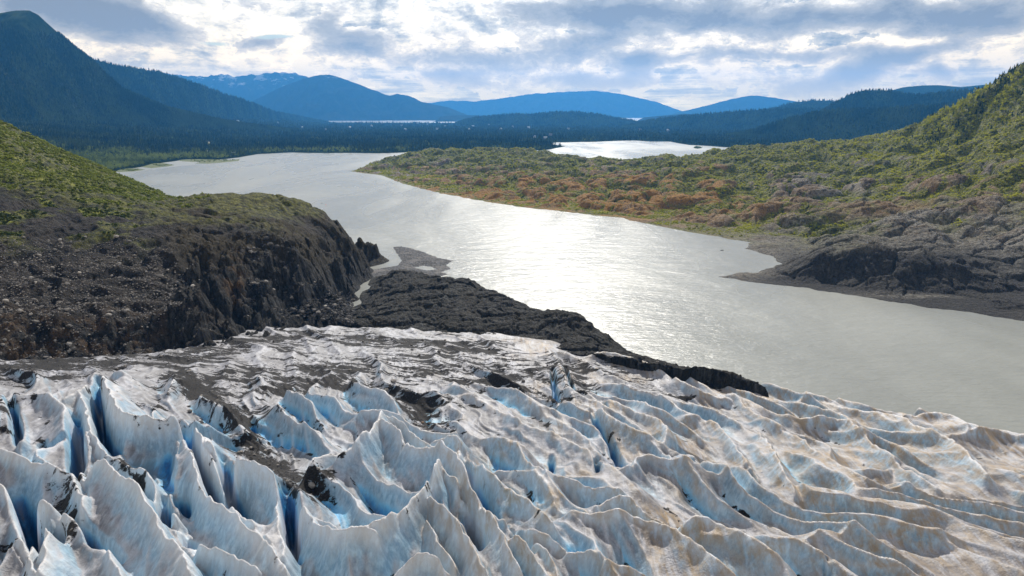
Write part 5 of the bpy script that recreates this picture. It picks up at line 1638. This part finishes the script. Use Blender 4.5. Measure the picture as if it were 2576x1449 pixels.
def blob(vx, vy, sx, sy, amp, rot=0.0):
    dxx, dyy, dzz = ray(vx, vy)
    a0 = math.atan2(float(dxx), float(dyy)); e0 = math.atan2(float(dzz), math.hypot(float(dxx), float(dyy)))
    u = t.m('ADD', t.m('SUBTRACT', azn, a0), t.m('MULTIPLY', wsep.outputs[0], 0.10)); v = t.m('ADD', t.m('SUBTRACT', el, e0), t.m('MULTIPLY', wsep.outputs[1], 0.06))
    if rot:
        u, v = t.m('ADD', t.m('MULTIPLY', u, cos(rot)), t.m('MULTIPLY', v, sin(rot))), t.m('SUBTRACT', t.m('MULTIPLY', v, cos(rot)), t.m('MULTIPLY', u, sin(rot)))
    r2 = t.m('ADD', t.m('POWER', t.m('DIVIDE', u, sx / F), 2.0), t.m('POWER', t.m('DIVIDE', v, sy / F), 2.0))
    return t.m('MULTIPLY', t.m('EXPONENT', t.m('MULTIPLY', r2, -1.0)), amp)


def total(lst):
    acc = None
    for bb in lst:
        o_ = blob(*bb)
        acc = o_ if acc is None else t.m('ADD', acc, o_)
    return acc


def ctr(x, k, c0=0.5):
    return t.m('MULTIPLY', t.m('SUBTRACT', x, c0), k)


def addn(*a):
    r = a[0]
    for x in a[1:]:
        r = t.m('ADD', r, x)
    return r


low = t.ss(el, 0.02, 0.085)                  # 0: stretched bands at the horizon, 1: billows above
P1 = puff(13.0, 24.0, 1.3, 5.0)
P2 = puff(30.0, 52.0, 5.1, 4.0)
f1 = t.noise(t.vm('ADD', vec(t.m('MULTIPLY', azn, 8.0), t.m('MULTIPLY', el, 20.0), 9.0), wobv), 1.0, 10, 0.62, 0.1)
f2 = t.noise(t.vm('ADD', vec(t.m('MULTIPLY', azn, 20.0), t.m('MULTIPLY', el, 44.0), 4.0), wobv), 1.0, 10, 0.66, 0.1)
band = t.noise(t.vm('ADD', vec(t.m('MULTIPLY', azn, 6.0), t.m('MULTIPLY', el, 110.0), 7.0), wobv), 1.0, 8, 0.66, 0.25)
# bright high layer: white billows above, cream streaks below
bgv = t.m('ADD', t.m('MULTIPLY', addn(ctr(P2, 1.3, 0.6), ctr(P1, 0.6, 0.6), ctr(f1, 1.4), ctr(f2, 1.6)), low),
          t.m('MULTIPLY', t.m('ADD', ctr(band, 1.0), ctr(f2, 0.5)), t.m('SUBTRACT', 1.8, t.m('MULTIPLY', low, 1.1))))
bright = total([(620, 60, 230, 70, 0.22), (720, 150, 300, 50, 0.24), (1060, 40, 120, 60, 0.16), (1340, 40, 60, 50, 0.25), (1690, 115, 130, 18, 0.22), (1900, 215, 400, 24, 0.10), (2480, 130, 150, 14, 0.12), (300, 140, 120, 30, 0.1)])
bgc = t.ramp(addn(0.51, bgv, bright), [(0.0, (0.22, 0.24, 0.28)), (0.30, (0.40, 0.42, 0.46)), (0.5, (0.56, 0.57, 0.60)), (0.68, (0.80, 0.79, 0.78)), (1.0, (1.12, 1.07, 1.0))])
# darker clouds in front: thick blue-grey hearts, thin bright rims against the sun
dark = total([(210, 40, 130, 40, 0.60), (345, 95, 85, 34, 0.64), (900, 105, 75, 40, 0.66, 0.35), (655, 112, 55, 13, 0.5), (1580, 35, 230, 40, 0.74), (1250, 150, 210, 20, 0.46), (1480, 120, 100, 22, 0.48),
              (2050, 50, 280, 30, 0.52), (2450, 30, 200, 34, 0.5), (1950, 140, 380, 16, 0.46), (2120, 195, 100, 20, 0.54, 0.3), (2270, 150, 100, 18, 0.48, 0.3), (1150, 200, 90, 22, 0.42), (840, 40, 40, 24, 0.42, 0.6),
              (1500, 200, 140, 13, 0.42), (1620, 165, 50, 36, 0.42, 0.8), (60, 10, 160, 26, 0.38), (2380, 178, 30, 10, 0.45)])
D = addn(0.04, t.m('MULTIPLY', dark, 1.12), ctr(P1, 0.95, 0.6), ctr(P2, 0.6, 0.6), ctr(f1, 0.9), ctr(f2, 0.6))
mask = t.ss(D, 0.235, 0.285)
fgc = t.ramp(addn(D, ctr(f2, -1.3), ctr(P2, -0.9, 0.6)), [(0.16, (1.0, 0.98, 0.95)), (0.28, (0.68, 0.67, 0.69)), (0.46, (0.41, 0.415, 0.44)), (0.85, (0.22, 0.23, 0.265))])
fgc = t.mix(t.m('SUBTRACT', 0.55, t.m('MULTIPLY', low, 0.55)), fgc, (0.62, 0.60, 0.56))
cloud = t.mix(mask, bgc, fgc)
gap = t.ss(addn(t.m('MULTIPLY', f1, 0.6), t.m('MULTIPLY', f2, 0.3), blob(515, 106, 70, 12, 0.32), blob(690, 98, 55, 7, 0.30)), 0.60, 0.72)
blue_c = t.mix(0.6, sky_c, (0.22, 0.40, 0.58))
skyall = t.mix(t.m('MULTIPLY', gap, 0.85), cloud, blue_c)
# brighter, warmer cloud low over the sea; unseen sky overhead dimmed for light contrast
gain = t.ramp(t.m('DIVIDE', el, 0.5), [(0.0, (2.2, 1.6, 0.55)), (0.10, (2.12, 1.56, 0.74)), (0.22, (1.56, 1.34, 0.96)), (0.36, (1.22, 1.19, 1.08)), (0.55, (0.80, 0.80, 0.82)), (1.0, (0.55, 0.57, 0.60))])
skyall = t.mix(1.0, skyall, gain, 'MULTIPLY')
skyall.node.clamp_result = False
skyall = t.mix(t.ss(dz, -0.02, 0.0), (0.3, 0.36, 0.42), skyall)
t.set(bg.inputs[0], skyall)
bg.inputs[1].default_value = 1.0

# ================================================================== CAMERA
cam = bpy.data.cameras.new('camera'); co_ = bpy.data.objects.new('camera', cam); COL.objects.link(co_)
co_.location = (0, 0, CH); co_.rotation_euler = (pi / 2 - PIT, 0, 0)
cam.sensor_fit = 'HORIZONTAL'; cam.sensor_width = 36.0; cam.lens = 36.0 * F / VW
cam.clip_start = 0.5; cam.clip_end = 150000
scene.camera = co_
vs = scene.view_settings
scene.display_settings.display_device = 'sRGB'
vs.view_transform = 'Standard'; vs.look = 'None'; vs.exposure = 0.12; vs.gamma = 1.0
c = scene.cycles
c.max_bounces = 6; c.diffuse_bounces = 3; c.glossy_bounces = 2; c.transmission_bounces = 2; c.volume_bounces = 2; c.transparent_max_bounces = 4
c.sample_clamp_indirect = 4.0; c.sample_clamp_direct = 12.0
c.caustics_reflective = False; c.caustics_refractive = False
c.use_denoising = True
scene.render.filter_size = 1.1
